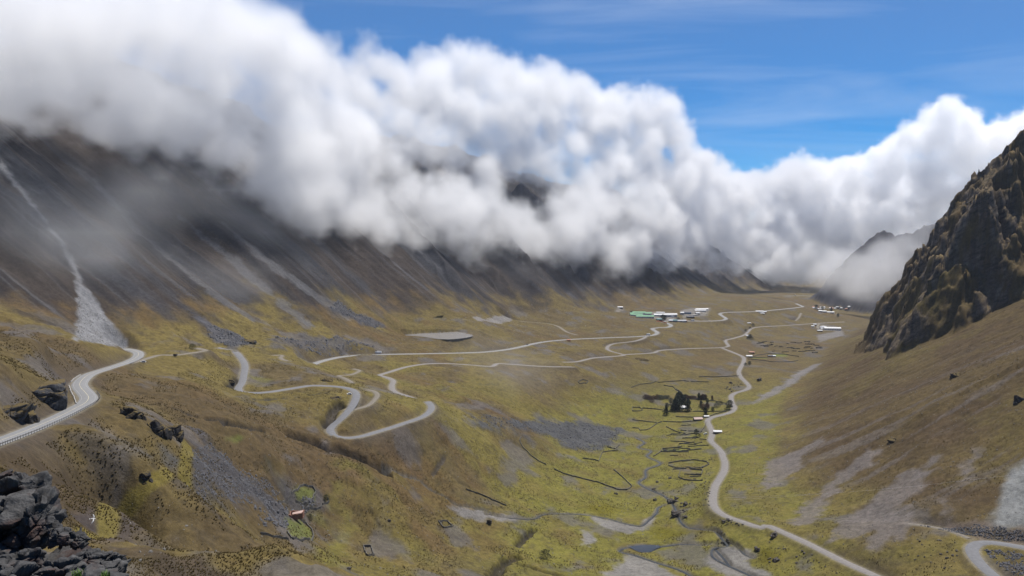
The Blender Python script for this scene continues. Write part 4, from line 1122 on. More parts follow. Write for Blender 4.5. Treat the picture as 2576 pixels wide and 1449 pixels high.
# ------------------------------------------------------------------ boulders of the valley floor
bd_m = stone_mat('valley_boulder', (.060, .052, .046), (.125, .112, .100), (.11, .085, .035), .5, .6)
BIG = [(c7([(1560, 725)])[0], (14, 10, 8), 'largest brown boulder in the green meadow, the stream passes its left side'), (c7([(1595, 845)])[0], (14, 10, 8.5), 'brown boulder with a dark underside downstream of the largest boulder'),
       (c7([(1690, 866)])[0], (5.5, 4, 3), 'small square grey boulder just right of the dark undersided one'), (c7([(1690, 745)])[0], (8, 5, 4.5), 'cracked grey boulder just right of the largest boulder'),
       (c7([(1600, 680)])[0], (6, 5, 4), 'boulder right behind the largest boulder in the meadow'), (c7([(1385, 695)])[0], (4, 3, 3), 'lone dark boulder left of the largest boulder'),
       (c7([(1410, 512)])[0], (4.8, 3.6, 2.6), 'dark boulder in the open meadow above the stream rapids'), (c7([(1000, 632)])[0], (4.5, 3, 3), 'reddish boulder pair in the left meadow below the long wall'),
       (c7([(1535, 472)])[0], (5, 4, 2.4), 'mossy flat boulder left of the small square enclosure'), (c7([(2405, 1195)])[0], (6, 4, 4), 'dark boulder on the bright green bog right of the gravel'),
       (c8([(85, 1050)])[0], (9, 6, 5), 'dark flat topped boulder just below the straight of the valley road'), (c8([(100, 1295)])[0], (6, 5, 3.4), 'grey boulder in the meadow at the bottom edge below the road'),
       (c6([(2310, 920)])[0], (5.5, 4.5, 5), 'dark upright boulder on the gravel west of the stream'), (c6([(1310, 900)])[0], (4, 3, 2.4), 'lone brown stone on the grass left of the rectangular pen'),
       (c6([(905, 1385)])[0], (3.4, 3, 2.4), 'brown stone near the bottom edge under the small pen'), (c4([(1655, 1095)])[0], (13, 8, 7), 'dark boulder pile at the foot of the right slope above the road bend'),
       (c4([(1370, 1122)])[0], (8, 6, 5), 'dark boulder left of the valley road above the stone heaps'), (c1([(1745, 462)])[0], (4.5, 4, 3.4), 'round pale boulder beside the gravel turnout')]
for i, (p, sz, lab) in enumerate(BIG):
    g0 = ground_at(*p); V, Fc = rock(sz, 200 + i, 4, 15, .12, .04, .3)
    o = link('boulder', mesh_from('boulder', V, Fc, False), bd_m); o.location = (g0[0], g0[1], g0[2] + sz[2] * .22); o.rotation_euler = (0, 0, i * 1.3)
    tag(o, lab, 'boulder')
protoV = []
for k in range(5):
    V, Fc = rock((1.0, .85, .7), 300 + k, 3, 12, .14)
    protoV.append(mesh_from('boulder', V, Fc)); protoV[-1].materials.append(bd_m)
g = random.Random(3)
def inside(poly):
    xs = [p[0] for p in poly]; ys = [p[1] for p in poly]
    while True:
        x, y = g.uniform(min(xs), max(xs)), g.uniform(min(ys), max(ys)); c_ = False
        for i in range(len(poly)):
            (x0, y0), (x1, y1) = poly[i], poly[i - 1]
            if (y0 > y) != (y1 > y) and x < (x1 - x0) * (y - y0) / (y1 - y0 + 1e-9) + x0: c_ = not c_
        if c_: return x, y
FIELDS = [(c7([(1320, 560), (1480, 600), (1560, 690), (1500, 690), (1380, 620)]), 14, 1.6, 'stone among the rapids of the meadow stream', 'stones in the stream rapids'),
          (c7([(1640, 690), (1760, 700), (1740, 800), (1640, 830)]), 12, 1.6, 'stone in the heap right of the two largest meadow boulders', 'stones by the largest boulders'),
          (c7([(1880, 200), (1960, 260), (1930, 560), (1950, 780), (1870, 760), (1870, 540)]), 40, 1.5, 'stone on the verge between the enclosures and the valley road', 'stones along the road verge'),
          (c7([(1500, 430), (1850, 500), (1840, 680), (1700, 640), (1500, 600)]), 24, 1.1, 'small stone lying loose in the open meadow', 'loose meadow stones'),
          (c7([(2020, 870), (2250, 900), (2300, 950), (2150, 950), (2040, 910)]), 20, 1.9, 'dark stone in the heap under the valley road curve', 'stones under the road curve'),
          (c7([(1990, 980), (2080, 1010), (2140, 1130), (2050, 1120), (2010, 1040)]), 26, 1.4, 'pale pinkish stone where the brook reaches the gravel flat', 'stones at the brook mouth'),
          (c4([(1290, 1190), (1400, 1120), (1500, 1090), (1480, 1180), (1340, 1215)]), 24, 2.4, 'stone in the heaps left of the valley road bend', 'stone heaps by the road bend'),
          (c8([(20, 1100), (350, 1180), (750, 1380), (700, 1440), (300, 1330), (30, 1330)]), 24, 1.5, 'stone scattered on the grass below the straight valley road', 'stones below the road'),
          (c8([(1400, 1050), (1900, 1080), (1960, 1300), (1700, 1420), (1400, 1300)]), 22, 1.4, 'stone on the grass between the two roads at the right', 'stones between the roads')]
for poly, cnt, sz, lab, grp in FIELDS:
    for k in range(cnt):
        x, y, z = ground_at(*inside(poly))
        o = bpy.data.objects.new('boulder', protoV[g.randrange(5)]); SC.collection.objects.link(o)
        s_k = sz * g.uniform(.6, 1.7) ; o.scale = (s_k * g.uniform(.8, 1.3), s_k, s_k * g.uniform(.7, 1.0)); o.location = (x, y, z + .15 * s_k); o.rotation_euler = (0, 0, g.uniform(0, 6.3))
        tag(o, lab, 'stone', grp)

def rubble(poly, cnt, lo, hi, m_):
    """an uncountable field of broken rock as one object"""
    V0 = np.array([(-.5, -.4, -.3), (.5, -.45, -.3), (.45, .5, -.3), (-.5, .4, -.3), (-.35, -.3, .4), (.3, -.35, .5), (.4, .3, .3), (-.25, .35, .45)])
    F0 = np.array([(4, 5, 6), (4, 6, 7), (0, 1, 5), (0, 5, 4), (1, 2, 6), (1, 6, 5), (2, 3, 7), (2, 7, 6), (3, 0, 4), (3, 4, 7)])
    P = np.array([ground_at(*p)[:2] for p in poly]); lo_, hi_ = P.min(0), P.max(0); r_ = np.random.default_rng(int(cnt))
    pts = r_.uniform(lo_, hi_, (cnt * 4, 2)); ins = np.zeros(len(pts), bool)
    for i in range(len(P)):
        (x0, y0), (x1, y1) = P[i], P[i - 1]
        ins ^= ((y0 > pts[:, 1]) != (y1 > pts[:, 1])) & (pts[:, 0] < (x1 - x0) * (pts[:, 1] - y0) / (y1 - y0 + 1e-9) + x0)
    pts = pts[ins][:cnt]; n_ = len(pts)
    keepm = fbm(pts[:, 0] / 14, pts[:, 1] / 14, 3, 300) + r_.normal(0, .25, n_) > -.12
    pts = pts[keepm]; n_ = len(pts)
    zz = height(pts[:, 0], pts[:, 1]); s_ = r_.uniform(0, 1, n_) ** 2.5 * (hi - lo) + lo; a = r_.uniform(0, 6.3, n_)
    J = V0[None] + r_.normal(0, .13, (n_, 8, 3)); J *= s_[:, None, None] * r_.uniform(.7, 1.3, (n_, 1, 3))
    Xr = J[..., 0] * np.cos(a)[:, None] - J[..., 1] * np.sin(a)[:, None] + pts[:, :1]; Yr = J[..., 0] * np.sin(a)[:, None] + J[..., 1] * np.cos(a)[:, None] + pts[:, 1:]
    Zr = J[..., 2] + zz[:, None] + .15 * s_[:, None]
    V = np.stack([Xr, Yr, Zr], -1).reshape(-1, 3); Fc = (F0[None] + 8 * np.arange(n_)[:, None, None]).reshape(-1, 3)
    me = bpy.data.meshes.new('rubble'); me.vertices.add(len(V)); me.vertices.foreach_set('co', V.astype(np.float32).ravel())
    me.loops.add(Fc.size); me.loops.foreach_set('vertex_index', Fc.astype(np.int32).ravel()); me.polygons.add(len(Fc)); me.polygons.foreach_set('loop_start', np.arange(0, Fc.size, 3, dtype=np.int32)); me.update(calc_edges=True)
    return link('rubble', me, m_, kind='stuff')
rb_m = stone_mat('rubble_rock', (.048, .048, .054), (.120, .120, .128), None, .5, .4)
rb_p = stone_mat('pale_rubble', (.15, .148, .148), (.26, .257, .257), None, .5, .4)
for poly, cnt, lo, hi, lab in (
        ([(480, 1130), (530, 1108), (572, 1150), (640, 1195), (700, 1240), (690, 1262), (600, 1268), (520, 1240), (462, 1230), (490, 1180)], 5200, .25, 1.2, 'dark blue grey scree of loose rocks on the near slope above the ruined farm'),
        ([(1170, 1040), (1260, 1052), (1380, 1060), (1480, 1065), (1560, 1080), (1552, 1110), (1500, 1134), (1440, 1130), (1380, 1098), (1280, 1080), (1190, 1060)], 3800, .4, 1.7, 'grey boulder field on the hillside at the edge of the green valley floor'),
        ([(512, 810), (560, 826), (610, 846), (628, 868), (580, 872), (530, 850)], 1500, .6, 2.4, 'dark rockfall at the foot of the left mountain behind the old road'),
        ([(640, 1250), (760, 1250), (800, 1262), (720, 1290), (725, 1330), (665, 1325), (640, 1290)], 1200, .5, 1.9, 'grey rocks strewn round the ruined farm'),
        ([(850, 755), (900, 790), (960, 815), (940, 826), (880, 800), (830, 775)], 1200, .8, 2.8, 'dark rockfall tongue at the foot of the middle scree chutes'),
        ([(680, 850), (850, 845), (960, 870), (900, 884), (760, 880)], 900, .7, 2.6, 'rough stony ground beyond the old road'),
        (c8([(1500, 940), (2100, 930), (2576, 990), (2576, 1090), (2200, 1070), (1800, 1000)]), 1800, .3, 1.2, 'brown stony bank above the right hand road bend'),
        (c8([(2180, 1190), (2500, 1200), (2650, 1300), (2620, 1440), (2480, 1440), (2300, 1330)]), 900, .4, 1.6, 'stony mossy ground inside the right hand road bend'),
        ([(196, 740), (250, 790), (300, 840), (318, 856), (192, 855)], 2200, .4, 1.3, 'pale rocks of the scree fan at the foot of the left mountain')):
    o = rubble(poly, cnt, lo, hi, rb_p if 'pale' in lab else rb_m); o['label'] = lab; o['category'] = 'rocks'

# tussock grass of the near slopes
def tussocks(cnt, y0, y1, u0, u1, seed):
    r_ = np.random.default_rng(seed)
    yy = y0 * (y1 / y0) ** r_.uniform(0, 1, cnt); uu = r_.uniform(u0, u1, cnt); xx = uu * yy
    d = fbm(xx / 34, yy / 34, 4, 310)
    k = (d > -.05) & (bilin(ROADM, US, YS, uu, yy) < .05) & (bilin(COL[..., 2], US, YS, uu, yy) < .062)
    xx, yy = xx[k], yy[k]; n_ = len(xx); zz = height(xx, yy)
    h = r_.uniform(.28, .62, n_) * np.clip(yy / 260, .55, 1.25); a = r_.uniform(0, 6.3, n_)
    m = 7
    ang = a[:, None] + np.arange(m)[None] * 2 * math.pi / m; rad = h[:, None] * r_.uniform(.45, .9, (n_, m))
    tip = np.stack([xx[:, None] + np.cos(ang) * rad, yy[:, None] + np.sin(ang) * rad, zz[:, None] + h[:, None] * r_.uniform(.7, 1.25, (n_, m))], -1)
    w_ = h[:, None] * .30
    b1 = np.stack([xx[:, None] - np.sin(ang) * w_, yy[:, None] + np.cos(ang) * w_, zz[:, None] - .1 + 0 * ang], -1)
    b2 = np.stack([xx[:, None] + np.sin(ang) * w_, yy[:, None] - np.cos(ang) * w_, zz[:, None] - .1 + 0 * ang], -1)
    V = np.stack([b1, b2, tip], 2).reshape(-1, 3); Fc = np.arange(len(V)).reshape(-1, 3)
    me = bpy.data.meshes.new('grass'); me.vertices.add(len(V)); me.vertices.foreach_set('co', V.astype(np.float32).ravel())
    me.loops.add(Fc.size); me.loops.foreach_set('vertex_index', Fc.astype(np.int32).ravel()); me.polygons.add(len(Fc)); me.polygons.foreach_set('loop_start', np.arange(0, Fc.size, 3, dtype=np.int32)); me.update(calc_edges=True)
    return link('grass', me, tus_m, kind='stuff')
tus_m = mat('tussock', (.125, .092, .034), .9, .35, .09, detail=8)
o = tussocks(80000, 120, 620, -.70, .02, 21); o['label'] = 'yellow brown tussock grass on the near left slopes'; o['category'] = 'grass'
o = tussocks(16000, 420, 900, .22, .70, 22); o['label'] = 'yellow brown tussock grass on the right slope'; o['category'] = 'grass'
o = tussocks(60000, 600, 1500, -.42, .28, 23); o['label'] = 'brown grass tufts of the middle slopes and pastures'; o['category'] = 'grass'
st_m = stone_mat('field_stone', (.085, .080, .072), (.20, .19, .175), None, .5, .6)
for poly, cnt, lo, hi, lab in (([(420, 1160), (700, 1000), (1150, 1050), (1400, 1250), (1500, 1445), (340, 1445), (300, 1200)], 3500, .25, .9, 'loose stones strewn over the grassy near slope'),
                               ([(1400, 1000), (1800, 900), (1850, 1000), (1780, 1200), (1800, 1400), (1550, 1440), (1450, 1200)], 2200, .3, 1.1, 'loose stones strewn over the valley meadow'),
                               ([(1900, 1050), (2200, 880), (2570, 850), (2570, 1330), (2200, 1400), (1850, 1260)], 4200, .3, 1.1, 'loose stones strewn over the right hand slope'),
                               ([(700, 870), (1300, 760), (1900, 760), (1850, 870), (1000, 890)], 2600, .6, 2.0, 'loose rocks on the rough ground above the valley highway')):
    o = rubble(poly, cnt, lo, hi, st_m); o['label'] = lab; o['category'] = 'stones'

# ------------------------------------------------------------------ dry stone walls
wall_mat = stone_mat('dry_stone', (.072, .069, .062), (.150, .142, .128), None, .5, .9)
def stone_wall(px, lab, h=1.2, t=.65, cat='wall', name='stone_wall', m=None, closed=False, grp=None):
    pts = [ground_at(*p) for p in px]
    if closed: pts = pts + [pts[0]]
    P = np.array(pts); d = np.concatenate([[0], np.cumsum(np.hypot(*np.diff(P[:, :2], axis=0).T))])
    k = max(3, int(d[-1] / 1.6)); dd = np.linspace(0, d[-1], k)
    Q = np.stack([np.interp(dd, d, P[:, c]) for c in range(2)], 1)
    r_ = np.random.default_rng(int(abs(px[0][0] * 7 + px[0][1])))
    Q += r_.normal(0, .12, Q.shape)
    zg = height(Q[:, 0], Q[:, 1]); hh = h * (1 + .22 * perlin(dd / 5, dd * 0, 400)) * r_.uniform(.82, 1.12, k)
    V = []
    for o_, z_ in ((-t / 2 * 1.15, -.4), (-t / 2 * .8, 1.0), (t / 2 * .8, 1.0), (t / 2 * 1.15, -.4)):
        e = offset_run(np.concatenate([Q, zg[:, None]], 1), o_)
        V.append(np.concatenate([e, (zg + (hh if z_ > 0 else -.4))[:, None]], 1))
    V = np.stack(V, 1).reshape(-1, 3)
    Fc = [(a * 4 + b, a * 4 + b + 1, a * 4 + b + 5, a * 4 + b + 4) for a in range(k - 1) for b in range(3)] + [(3, 2, 1, 0), tuple(range(4 * k - 4, 4 * k))]
    o = link(name, mesh_from(name, V, Fc), m or wall_mat)
    return tag(o, lab, cat, grp)
WALLS = [
    (c7([(50, 60), (35, 95), (60, 160), (130, 230), (220, 300), (300, 340)]), 'curving stone wall running down from the boulder field'),
    (c7([(380, 385), (480, 430), (650, 475), (820, 515), (940, 560), (1020, 590), (1110, 590), (1155, 555)]), 'longest stone wall, sweeping across the slope to the valley floor'),
    (c7([(975, 390), (1060, 460), (1120, 520), (1155, 552)]), 'faint low wall meeting the end of the longest wall'),
    (c7([(665, 275), (780, 290), (825, 305), (860, 215), (960, 200), (1020, 195)]), 'angular wall with a sharp corner below the boulder field'),
    (c7([(910, 160), (990, 180), (1030, 145)]), 'short v shaped wall at the corner of the boulder field'),
    (c7([(1740, 185), (1600, 168), (1460, 180), (1442, 210), (1620, 207), (1850, 182)]), 'dark wall round the bright green narrow plot left of the road'),
    (c7([(1440, 212), (1400, 240), (1370, 255)]), 'short wall running from the bright green plot to the stream'),
    (c7([(1520, 325), (1640, 302), (1780, 292), (1900, 310), (1925, 335), (1840, 375)]), 'curved upper wall of the enclosure above the square pen'),
    (c7([(1520, 345), (1610, 375), (1700, 375)]), 'short lower wall of the enclosure above the square pen'),
    (c7([(1640, 400), (1620, 465), (1680, 490), (1860, 497)]), 'wall round the square pen in the valley meadow'),
    (c7([(1740, 385), (1860, 395), (1850, 440), (1740, 440)]), 'thick tumbled wall of the ruined stone house beside the square pen'),
    (c7([(1625, 132), (1780, 115)]), 'lone straight wall above the bright green plot'),
    (c7([(1640, 45), (1790, 28)]), 'upper one of two parallel walls left of the parked van'), (c7([(1660, 75), (1830, 68)]), 'lower one of two parallel walls left of the parked van'),
    (cf([(0, 655), (230, 685), (490, 710)]), 'straight wall west of the farm trees'), (cf([(0, 820), (130, 825), (155, 868), (300, 855), (370, 820), (500, 725), (600, 690)]), 'stepped wall along the brook below the farm'),
    (cf([(620, 688), (950, 705), (1220, 685)]), 'straight wall ending at the stone farmhouse'), (cf([(870, 595), (1000, 602), (1440, 606)]), 'long straight wall between the farm trees and the stone farmhouse'),
    (cf([(700, 492), (830, 486), (1000, 500), (1170, 480)]), 'wall in front of the white roofed farmhouse'), (cf([(1210, 490), (1500, 490), (1880, 485)]), 'wall along the near edge of the tree paddock'),
    (cf([(980, 235), (1310, 248), (1480, 268), (1650, 283), (1850, 325), (1900, 360)]), 'wall along the far edge of the tree paddock'), (cf([(200, 425), (450, 440), (640, 468)]), 'wall leading west from the farm trees'),
    (cf([(0, 405), (150, 415), (212, 460), (150, 482), (0, 480)]), 'oval stone corral west of the farm trees'), (cf([(1515, 602), (1640, 545), (1880, 490)]), 'roadside wall where the valley road bends past the paddock'),
    (cf([(1330, 930), (1400, 860), (1460, 780), (1475, 700)]), 'wall running down from the stone farmhouse to the parked van'),
    (c4([(380, 1165), (460, 1132), (560, 1130), (630, 1102)]), 'jagged wall at the left end of the green mid valley pasture'), (c4([(640, 1115), (900, 1096), (950, 1105)]), 'straight middle wall of the green mid valley pasture'),
    (c4([(970, 1105), (1150, 1110)]), 'short right end wall of the green mid valley pasture'), (c4([(700, 1145), (790, 1156), (880, 1215)]), 'slanting wall below the mid valley pasture walls'),
    (c4([(1050, 1060), (1200, 1060), (1450, 1050)]), 'long low wall reaching the valley road above the stone heaps'), (c4([(1580, 865), (1640, 842), (1740, 826), (1900, 832), (2050, 855)]), 'upper wall of the fields beyond the road fork'),
    (c4([(1540, 880), (1800, 910), (2040, 897)]), 'lower wall of the fields beyond the road fork'), (c4([(1560, 868), (1750, 868)]), 'short middle wall of the fields beyond the road fork'),
    (c3([(1650, 1240), (1690, 1215), (1750, 1232), (1730, 1252), (1665, 1256)]), 'small oval corral alone in the hazy pasture'), (c6([(200, 715), (330, 620), (400, 580), (450, 545), (540, 555), (575, 600), (550, 680), (490, 720), (380, 715)]), 'upper round corral wall above the ruined farm'),
    (c6([(440, 770), (630, 770), (635, 740)]), 'dark straight wall right of the ruined farm'), (c6([(410, 880), (480, 920), (540, 1000), (555, 1050), (510, 1090), (430, 1100), (340, 1085), (290, 1010)]), 'lower round corral wall below the ruined farm'),
    (c6([(30, 1030), (150, 1060), (300, 1085)]), 'low wall running left from the lower round corral'), (c6([(1800, 905), (1890, 905), (1945, 960), (1850, 970)]), 'small rectangular stone pen on the open slope'),
    (c6([(1055, 1150), (1130, 1155), (1145, 1220), (1160, 1245), (1090, 1250), (1065, 1200)]), 'small rounded stone pen near the bottom edge'), (c6([(2080, 590), (2250, 650), (2380, 710), (2480, 750)]), 'thin wall on the slope above the gully stream'),
    (c6([(690, 670), (712, 700), (690, 730), (640, 735)]), 'small broken pen right of the upper round corral'), (c7([(1690, 30), (1600, 10), (1500, -40)]), 'low wall between the brook and the two parallel walls')]
for px, lab in WALLS:
    cl = 'pen' in lab.split() and len(px) >= 4 and 'square' not in lab and 'broken' not in lab or 'oval' in lab
    stone_wall(px, lab, closed=cl, h=1.7 if 'tumbled' in lab else 1.3)
gw = random.Random(22)
for k in range(26):
    x, y = inside(c7([(1480, -60), (1880, -60), (1860, 480), (1500, 470), (1380, 250)])); l_ = gw.uniform(40, 150); s_ = gw.uniform(-14, 10)
    stone_wall([(x, y), (x + l_ / 7.9, y + s_ / 8 + gw.uniform(-.6, .6)), (x + l_ / 4, y + s_ / 4)], 'one of the many short broken walls in the meadow between stream and road', grp='broken walls in the meadow', h=1.0, t=.7)
gw = random.Random(21)
for k in range(34):
    x = gw.uniform(420, 1650); y = gw.uniform(900, 1120) if x > 700 else gw.uniform(900, 1000); l_ = gw.uniform(50, 150); s_ = gw.uniform(-10, 10)
    stone_wall(ch([(x, y), (x + l_ * .5, y + s_ * .4 + gw.uniform(-4, 4)), (x + l_, y + s_)]), 'one of the many short terrace walls on the far fields right of the lane', grp='terrace walls of the far fields', h=1.6)
# parapets and guard rail of the highway
conc = mat('concrete', (.33, .32, .30), .9, .15, 1.0); steel = mat('galvanised_steel', (.16, .16, .16), .5, .15, 2.0, metal=.3)
stone_wall(c1([(805, 655), (745, 690), (708, 725)]), 'pale concrete parapet on the outside of the highway bend, upper piece', .8, .5, 'parapet', 'parapet', conc)
stone_wall(c1([(690, 765), (712, 830), (745, 895), (762, 945)]), 'pale concrete parapet curving down the left side of the highway bend', .8, .5, 'parapet', 'parapet', conc)
wid, P = ROADP['highway']
e = offset_run(P, -(wid / 2 + 1.3)); k0 = int(np.argmin(np.hypot(e[:, 0] - ground_at(*c1([(930, 820)])[0])[0], e[:, 1] - ground_at(*c1([(930, 820)])[0])[1])))
rail = empty('guard_rail', (e[0, 0], e[0, 1], P[0, 2])); tag(rail, 'dark steel guard rail along the downhill side of the highway', 'guard rail')
m_ = MB(); pm = None
for i in range(0, max(k0, 4) - 1):
    a = np.array([e[i, 0], e[i, 1], P[i, 2] + .55]) - np.array(rail.location); b = np.array([e[i + 1, 0], e[i + 1, 1], P[i + 1, 2] + .55]) - np.array(rail.location)
    t_ = (b - a) / np.linalg.norm(b - a); nn = np.array([-t_[1], t_[0], 0]) * .06; up = np.array([0, 0, .32])
    m_.add([a - nn, a + nn, a + nn + up, a - nn + up, b - nn, b + nn, b + nn + up, b - nn + up], [(0, 4, 5, 1), (1, 5, 6, 2), (2, 6, 7, 3), (3, 7, 4, 0)])
m_.build('rail', steel, rail)
post = MB().box((0, 0, -.1), (.14, .14, 1.6)).build('post', steel, rail)
for i in range(0, max(k0, 4) - 1):
    q_ = post if i == 0 else post.copy()
    if i: SC.collection.objects.link(q_); q_.parent = rail
    q_.location = Vector((e[i, 0], e[i, 1], P[i, 2] + .4)) - rail.location

# ------------------------------------------------------------------ buildings
MW = {k: mat('wall_' + k, c, .9, .15, .7) for k, c in dict(white=(.62, .61, .58), adobe=(.26, .15, .10), grey=(.30, .30, .30), stone=(.12, .11, .10), blue=(.16, .22, .30), orange=(.45, .15, .06)).items()}
MR = {k: mat('roof_' + k, c, .6, .12, .6) for k, c in dict(white=(.60, .60, .60), green=(.10, .26, .14), grey=(.40, .41, .43), pink=(.42, .30, .26), tin=(.55, .57, .60), thatch=(.16, .12, .06), rust=(.30, .13, .07), teal=(.08, .20, .22), dark=(.06, .06, .075)).items()}
dark_open = mat('dark_opening', (.02, .02, .022), .4, .1, 1.0); wood = mat('door_wood', (.10, .06, .035), .8, .2, 2.0)
def house(p, w, d, h, rh, rz, wall, roof, lab, cat='house', name='house', grp=None, win=2, curved=False):
    x, y, z = ground_at(*p)
    o = empty(name, (x, y, z), rz); tag(o, lab, cat, grp)
    m_ = MB().box((0, 0, h / 2 - .5), (w, d, h + 1.0))
    for sx_ in (-1, 1):
        m_.add([(sx_ * w / 2, -d / 2, h), (sx_ * w / 2, d / 2, h), (sx_ * w / 2, 0, h + rh)], [(0, 1, 2) if sx_ > 0 else (2, 1, 0)])
    m_.build('wall', MW[wall], o)
    r_ = MB(); ov = .45; tk = .14
    n_ = 9 if curved else 3
    prof_ = [(-d / 2 - ov + (d + 2 * ov) * i / (n_ - 1), h - .12 + (rh + .12) * (math.sin(math.pi * i / (n_ - 1)) if curved else 1 - abs(2 * i / (n_ - 1) - 1))) for i in range(n_)]
    V = []
    for sx_ in (-1, 1):
        V += [(sx_ * (w / 2 + ov), a, b + .03) for a, b in prof_] + [(sx_ * (w / 2 + ov), a, b + tk + .03) for a, b in prof_]
    k = 2 * n_
    Fc = []
    for i in range(n_ - 1):
        Fc += [(i, i + 1, k + i + 1, k + i)[::-1], (n_ + i, n_ + i + 1, k + n_ + i + 1, k + n_ + i), (i, i + 1, n_ + i + 1, n_ + i), (k + i, k + n_ + i, k + n_ + i + 1, k + i + 1)]
    Fc += [(0, n_, k + n_, k), (n_ - 1, k + n_ - 1, k + 2 * n_ - 1, 2 * n_ - 1)]
    r_.add(V, Fc).build('roof', MR[roof], o)
    MB().box((0 if win else 0, -d / 2 - .03, 1.0), (1.0, .10, 2.0)).build('door', wood, o)
    if win:
        for i in range(win):
            xx = (i + .5) / win * w - w / 2
            if abs(xx) < 1.0: xx += 1.6
            if abs(xx) < w / 2 - .6:
                MB().box((xx, -d / 2 - .03, h * .56), (1.1, .10, .9)).build('window', dark_open, o)
    return o
H = house
H(cf([(1018, 432)])[0], 11, 6.5, 2.6, 2.2, -.05, 'white', 'white', 'white roofed farmhouse among the dark farm trees', win=3)
H(cf([(1310, 668)])[0], 12, 6, 2.6, 2.2, .12, 'stone', 'pink', 'stone farmhouse with a pinkish roof beside the road bend', win=3)
H(cf([(1480, 606)])[0], 7, 3.4, 2.0, .9, .05, 'grey', 'white', 'tiny shed with a white roof between the stone farmhouse and the road')
H(cf([(1702, 925)])[0], 10.5, 5.5, 2.8, 1.5, -.1, 'stone', 'white', 'lone hut with a bright white roof right of the valley road', win=3)
# ruined adobe farm
rx, ry, rz_ = ground_at(*c6([(335, 850)])[0])
ruin = empty('ruined_house', (rx, ry, rz_), .12); tag(ruin, 'roofless reddish adobe ruin between two round corrals', 'ruin')
ad_m = mat('adobe', (.24, .12, .085), .95, .25, .8, .2)
for (x0, y0), (x1, y1), hh in (((-7, -3.5), (1, -4), 2.4), ((1, -4), (7, -2), 2.6), ((7, -2), (7.5, 3), 3.0), ((-7, -3.5), (-8, 2), 1.6), ((-8, 2), (-1, 4), 1.6), ((-1, 4), (7.5, 3), 2.4), ((-1, 4), (-.5, -3.8), 2.2), ((-5, 3), (-3, 0), 1.2)):
    m_ = MB(); L_ = math.hypot(x1 - x0, y1 - y0); n_ = max(2, int(L_ / 1.1)); gg = random.Random(int(L_ * 100))
    for i in range(n_):
        t_ = (i + .5) / n_; m_.box((x0 + (x1 - x0) * t_, y0 + (y1 - y0) * t_, hh / 2 - .6 + gg.uniform(-.35, .1)), (L_ / n_ + .02 * (i % 2), .55 + .03 * (i % 3), hh + 1.0), 1.0, math.atan2(y1 - y0, x1 - x0))
    m_.build('wall', ad_m, ruin)
MB().add([(1, -3.6, 2.5), (7, -1.8, 2.6), (7.2, 2.6, 2.9), (0, 3.4, 1.2), (1, -3.6, 2.3), (7, -1.8, 2.4), (7.2, 2.6, 2.7), (0, 3.4, 1.0)], [(0, 1, 2, 3), (7, 6, 5, 4), (0, 4, 5, 1), (1, 5, 6, 2), (2, 6, 7, 3), (3, 7, 4, 0)]).build('roof', MR['pink'], ruin)
# green roofed school
for p, w, lab in (((610, 235), 34, 'back row green roofed school block with the longest roof'), ((850, 255), 16, 'back row green roofed school block at the right end'), ((560, 285), 30, 'middle row green roofed school block at the left'),
                  ((700, 330), 30, 'front green roofed school block'), ((890, 330), 20, 'front right green roofed school block with a pale verge'), ((440, 262), 9, 'small green roofed school hut at the left end')):
    H(cg([p])[0], w, 11, 3.4, 3.0, -.10, 'white', 'green', lab, 'school', 'school_block', None, 5)
for a, w, d, h, rh, rz, wl_, rf, lab, kw in (
        ((1270, 290), 60, 12, 4.2, 2.4, .10, 'white', 'white', 'long white barrel roofed hall right of the green school', dict(curved=True, win=8, cat='hall', name='hall')),
        ((1110, 222), 12, 6, 2.6, 1.2, .05, 'grey', 'white', 'small white roofed shed behind the long white hall', {}),
        ((1215, 224), 8, 5, 2.6, 1.2, .05, 'adobe', 'tin', 'brown shed behind the long white hall', {}),
        ((150, 92), 13, 7, 2.8, 1.6, 0, 'stone', 'white', 'lone white roofed house on the gravel patch left of the school', {}),
        ((1690, 240), 9, 7, 4.0, 1.6, .1, 'white', 'white', 'tall white house above the village street', {}),
        ((1810, 225), 22, 8, 3.2, 2.0, .03, 'blue', 'dark', 'dark blue roofed house beside the tall white house', {}),
        ((2185, 138), 34, 8, 3, 1.8, .02, 'white', 'white', 'upper one of two white roofed blocks above the road hairpin', {}),
        ((2150, 172), 30, 8, 3, 1.8, .02, 'white', 'white', 'lower one of two white roofed blocks above the road hairpin', {}),
        ((2080, 240), 10, 6, 2.8, 1.4, .2, 'stone', 'tin', 'small tin roofed house below the two white blocks', {}),
        ((1660, 432), 26, 8, 3.2, 1.6, -.05, 'white', 'grey', 'row house with a pale grey roof on the village street', dict(win=5)),
        ((1480, 425), 18, 8, 3.2, 1.6, -.05, 'blue', 'teal', 'teal roofed house on the village street', dict(win=4)),
        ((1410, 425), 9, 7, 3.0, 1.4, -.05, 'grey', 'tin', 'small tin roofed house left of the teal roofed house', {}),
        ((1120, 395), 14, 7, 3.0, 1.4, .1, 'stone', 'teal', 'low teal roofed house above the orange wall', {}),
        ((1900, 330), 20, 6, 3.0, 1.4, .0, 'stone', 'dark', 'dark roofed house on the bank above the village street', {}),
        ((1770, 430), 9, 6, 3, 1.3, 0, 'adobe', 'rust', 'rusty roofed house at the end of the village street', {})):
    H(cg([a])[0], w, d, h, rh, rz, wl_, rf, lab, **kw)
stone_wall(cg([(1060, 432), (1150, 425), (1240, 455), (1310, 478)]), 'orange painted wall above the dark road cutting', 2.2, .4, 'wall', 'painted_wall', MW['orange'])
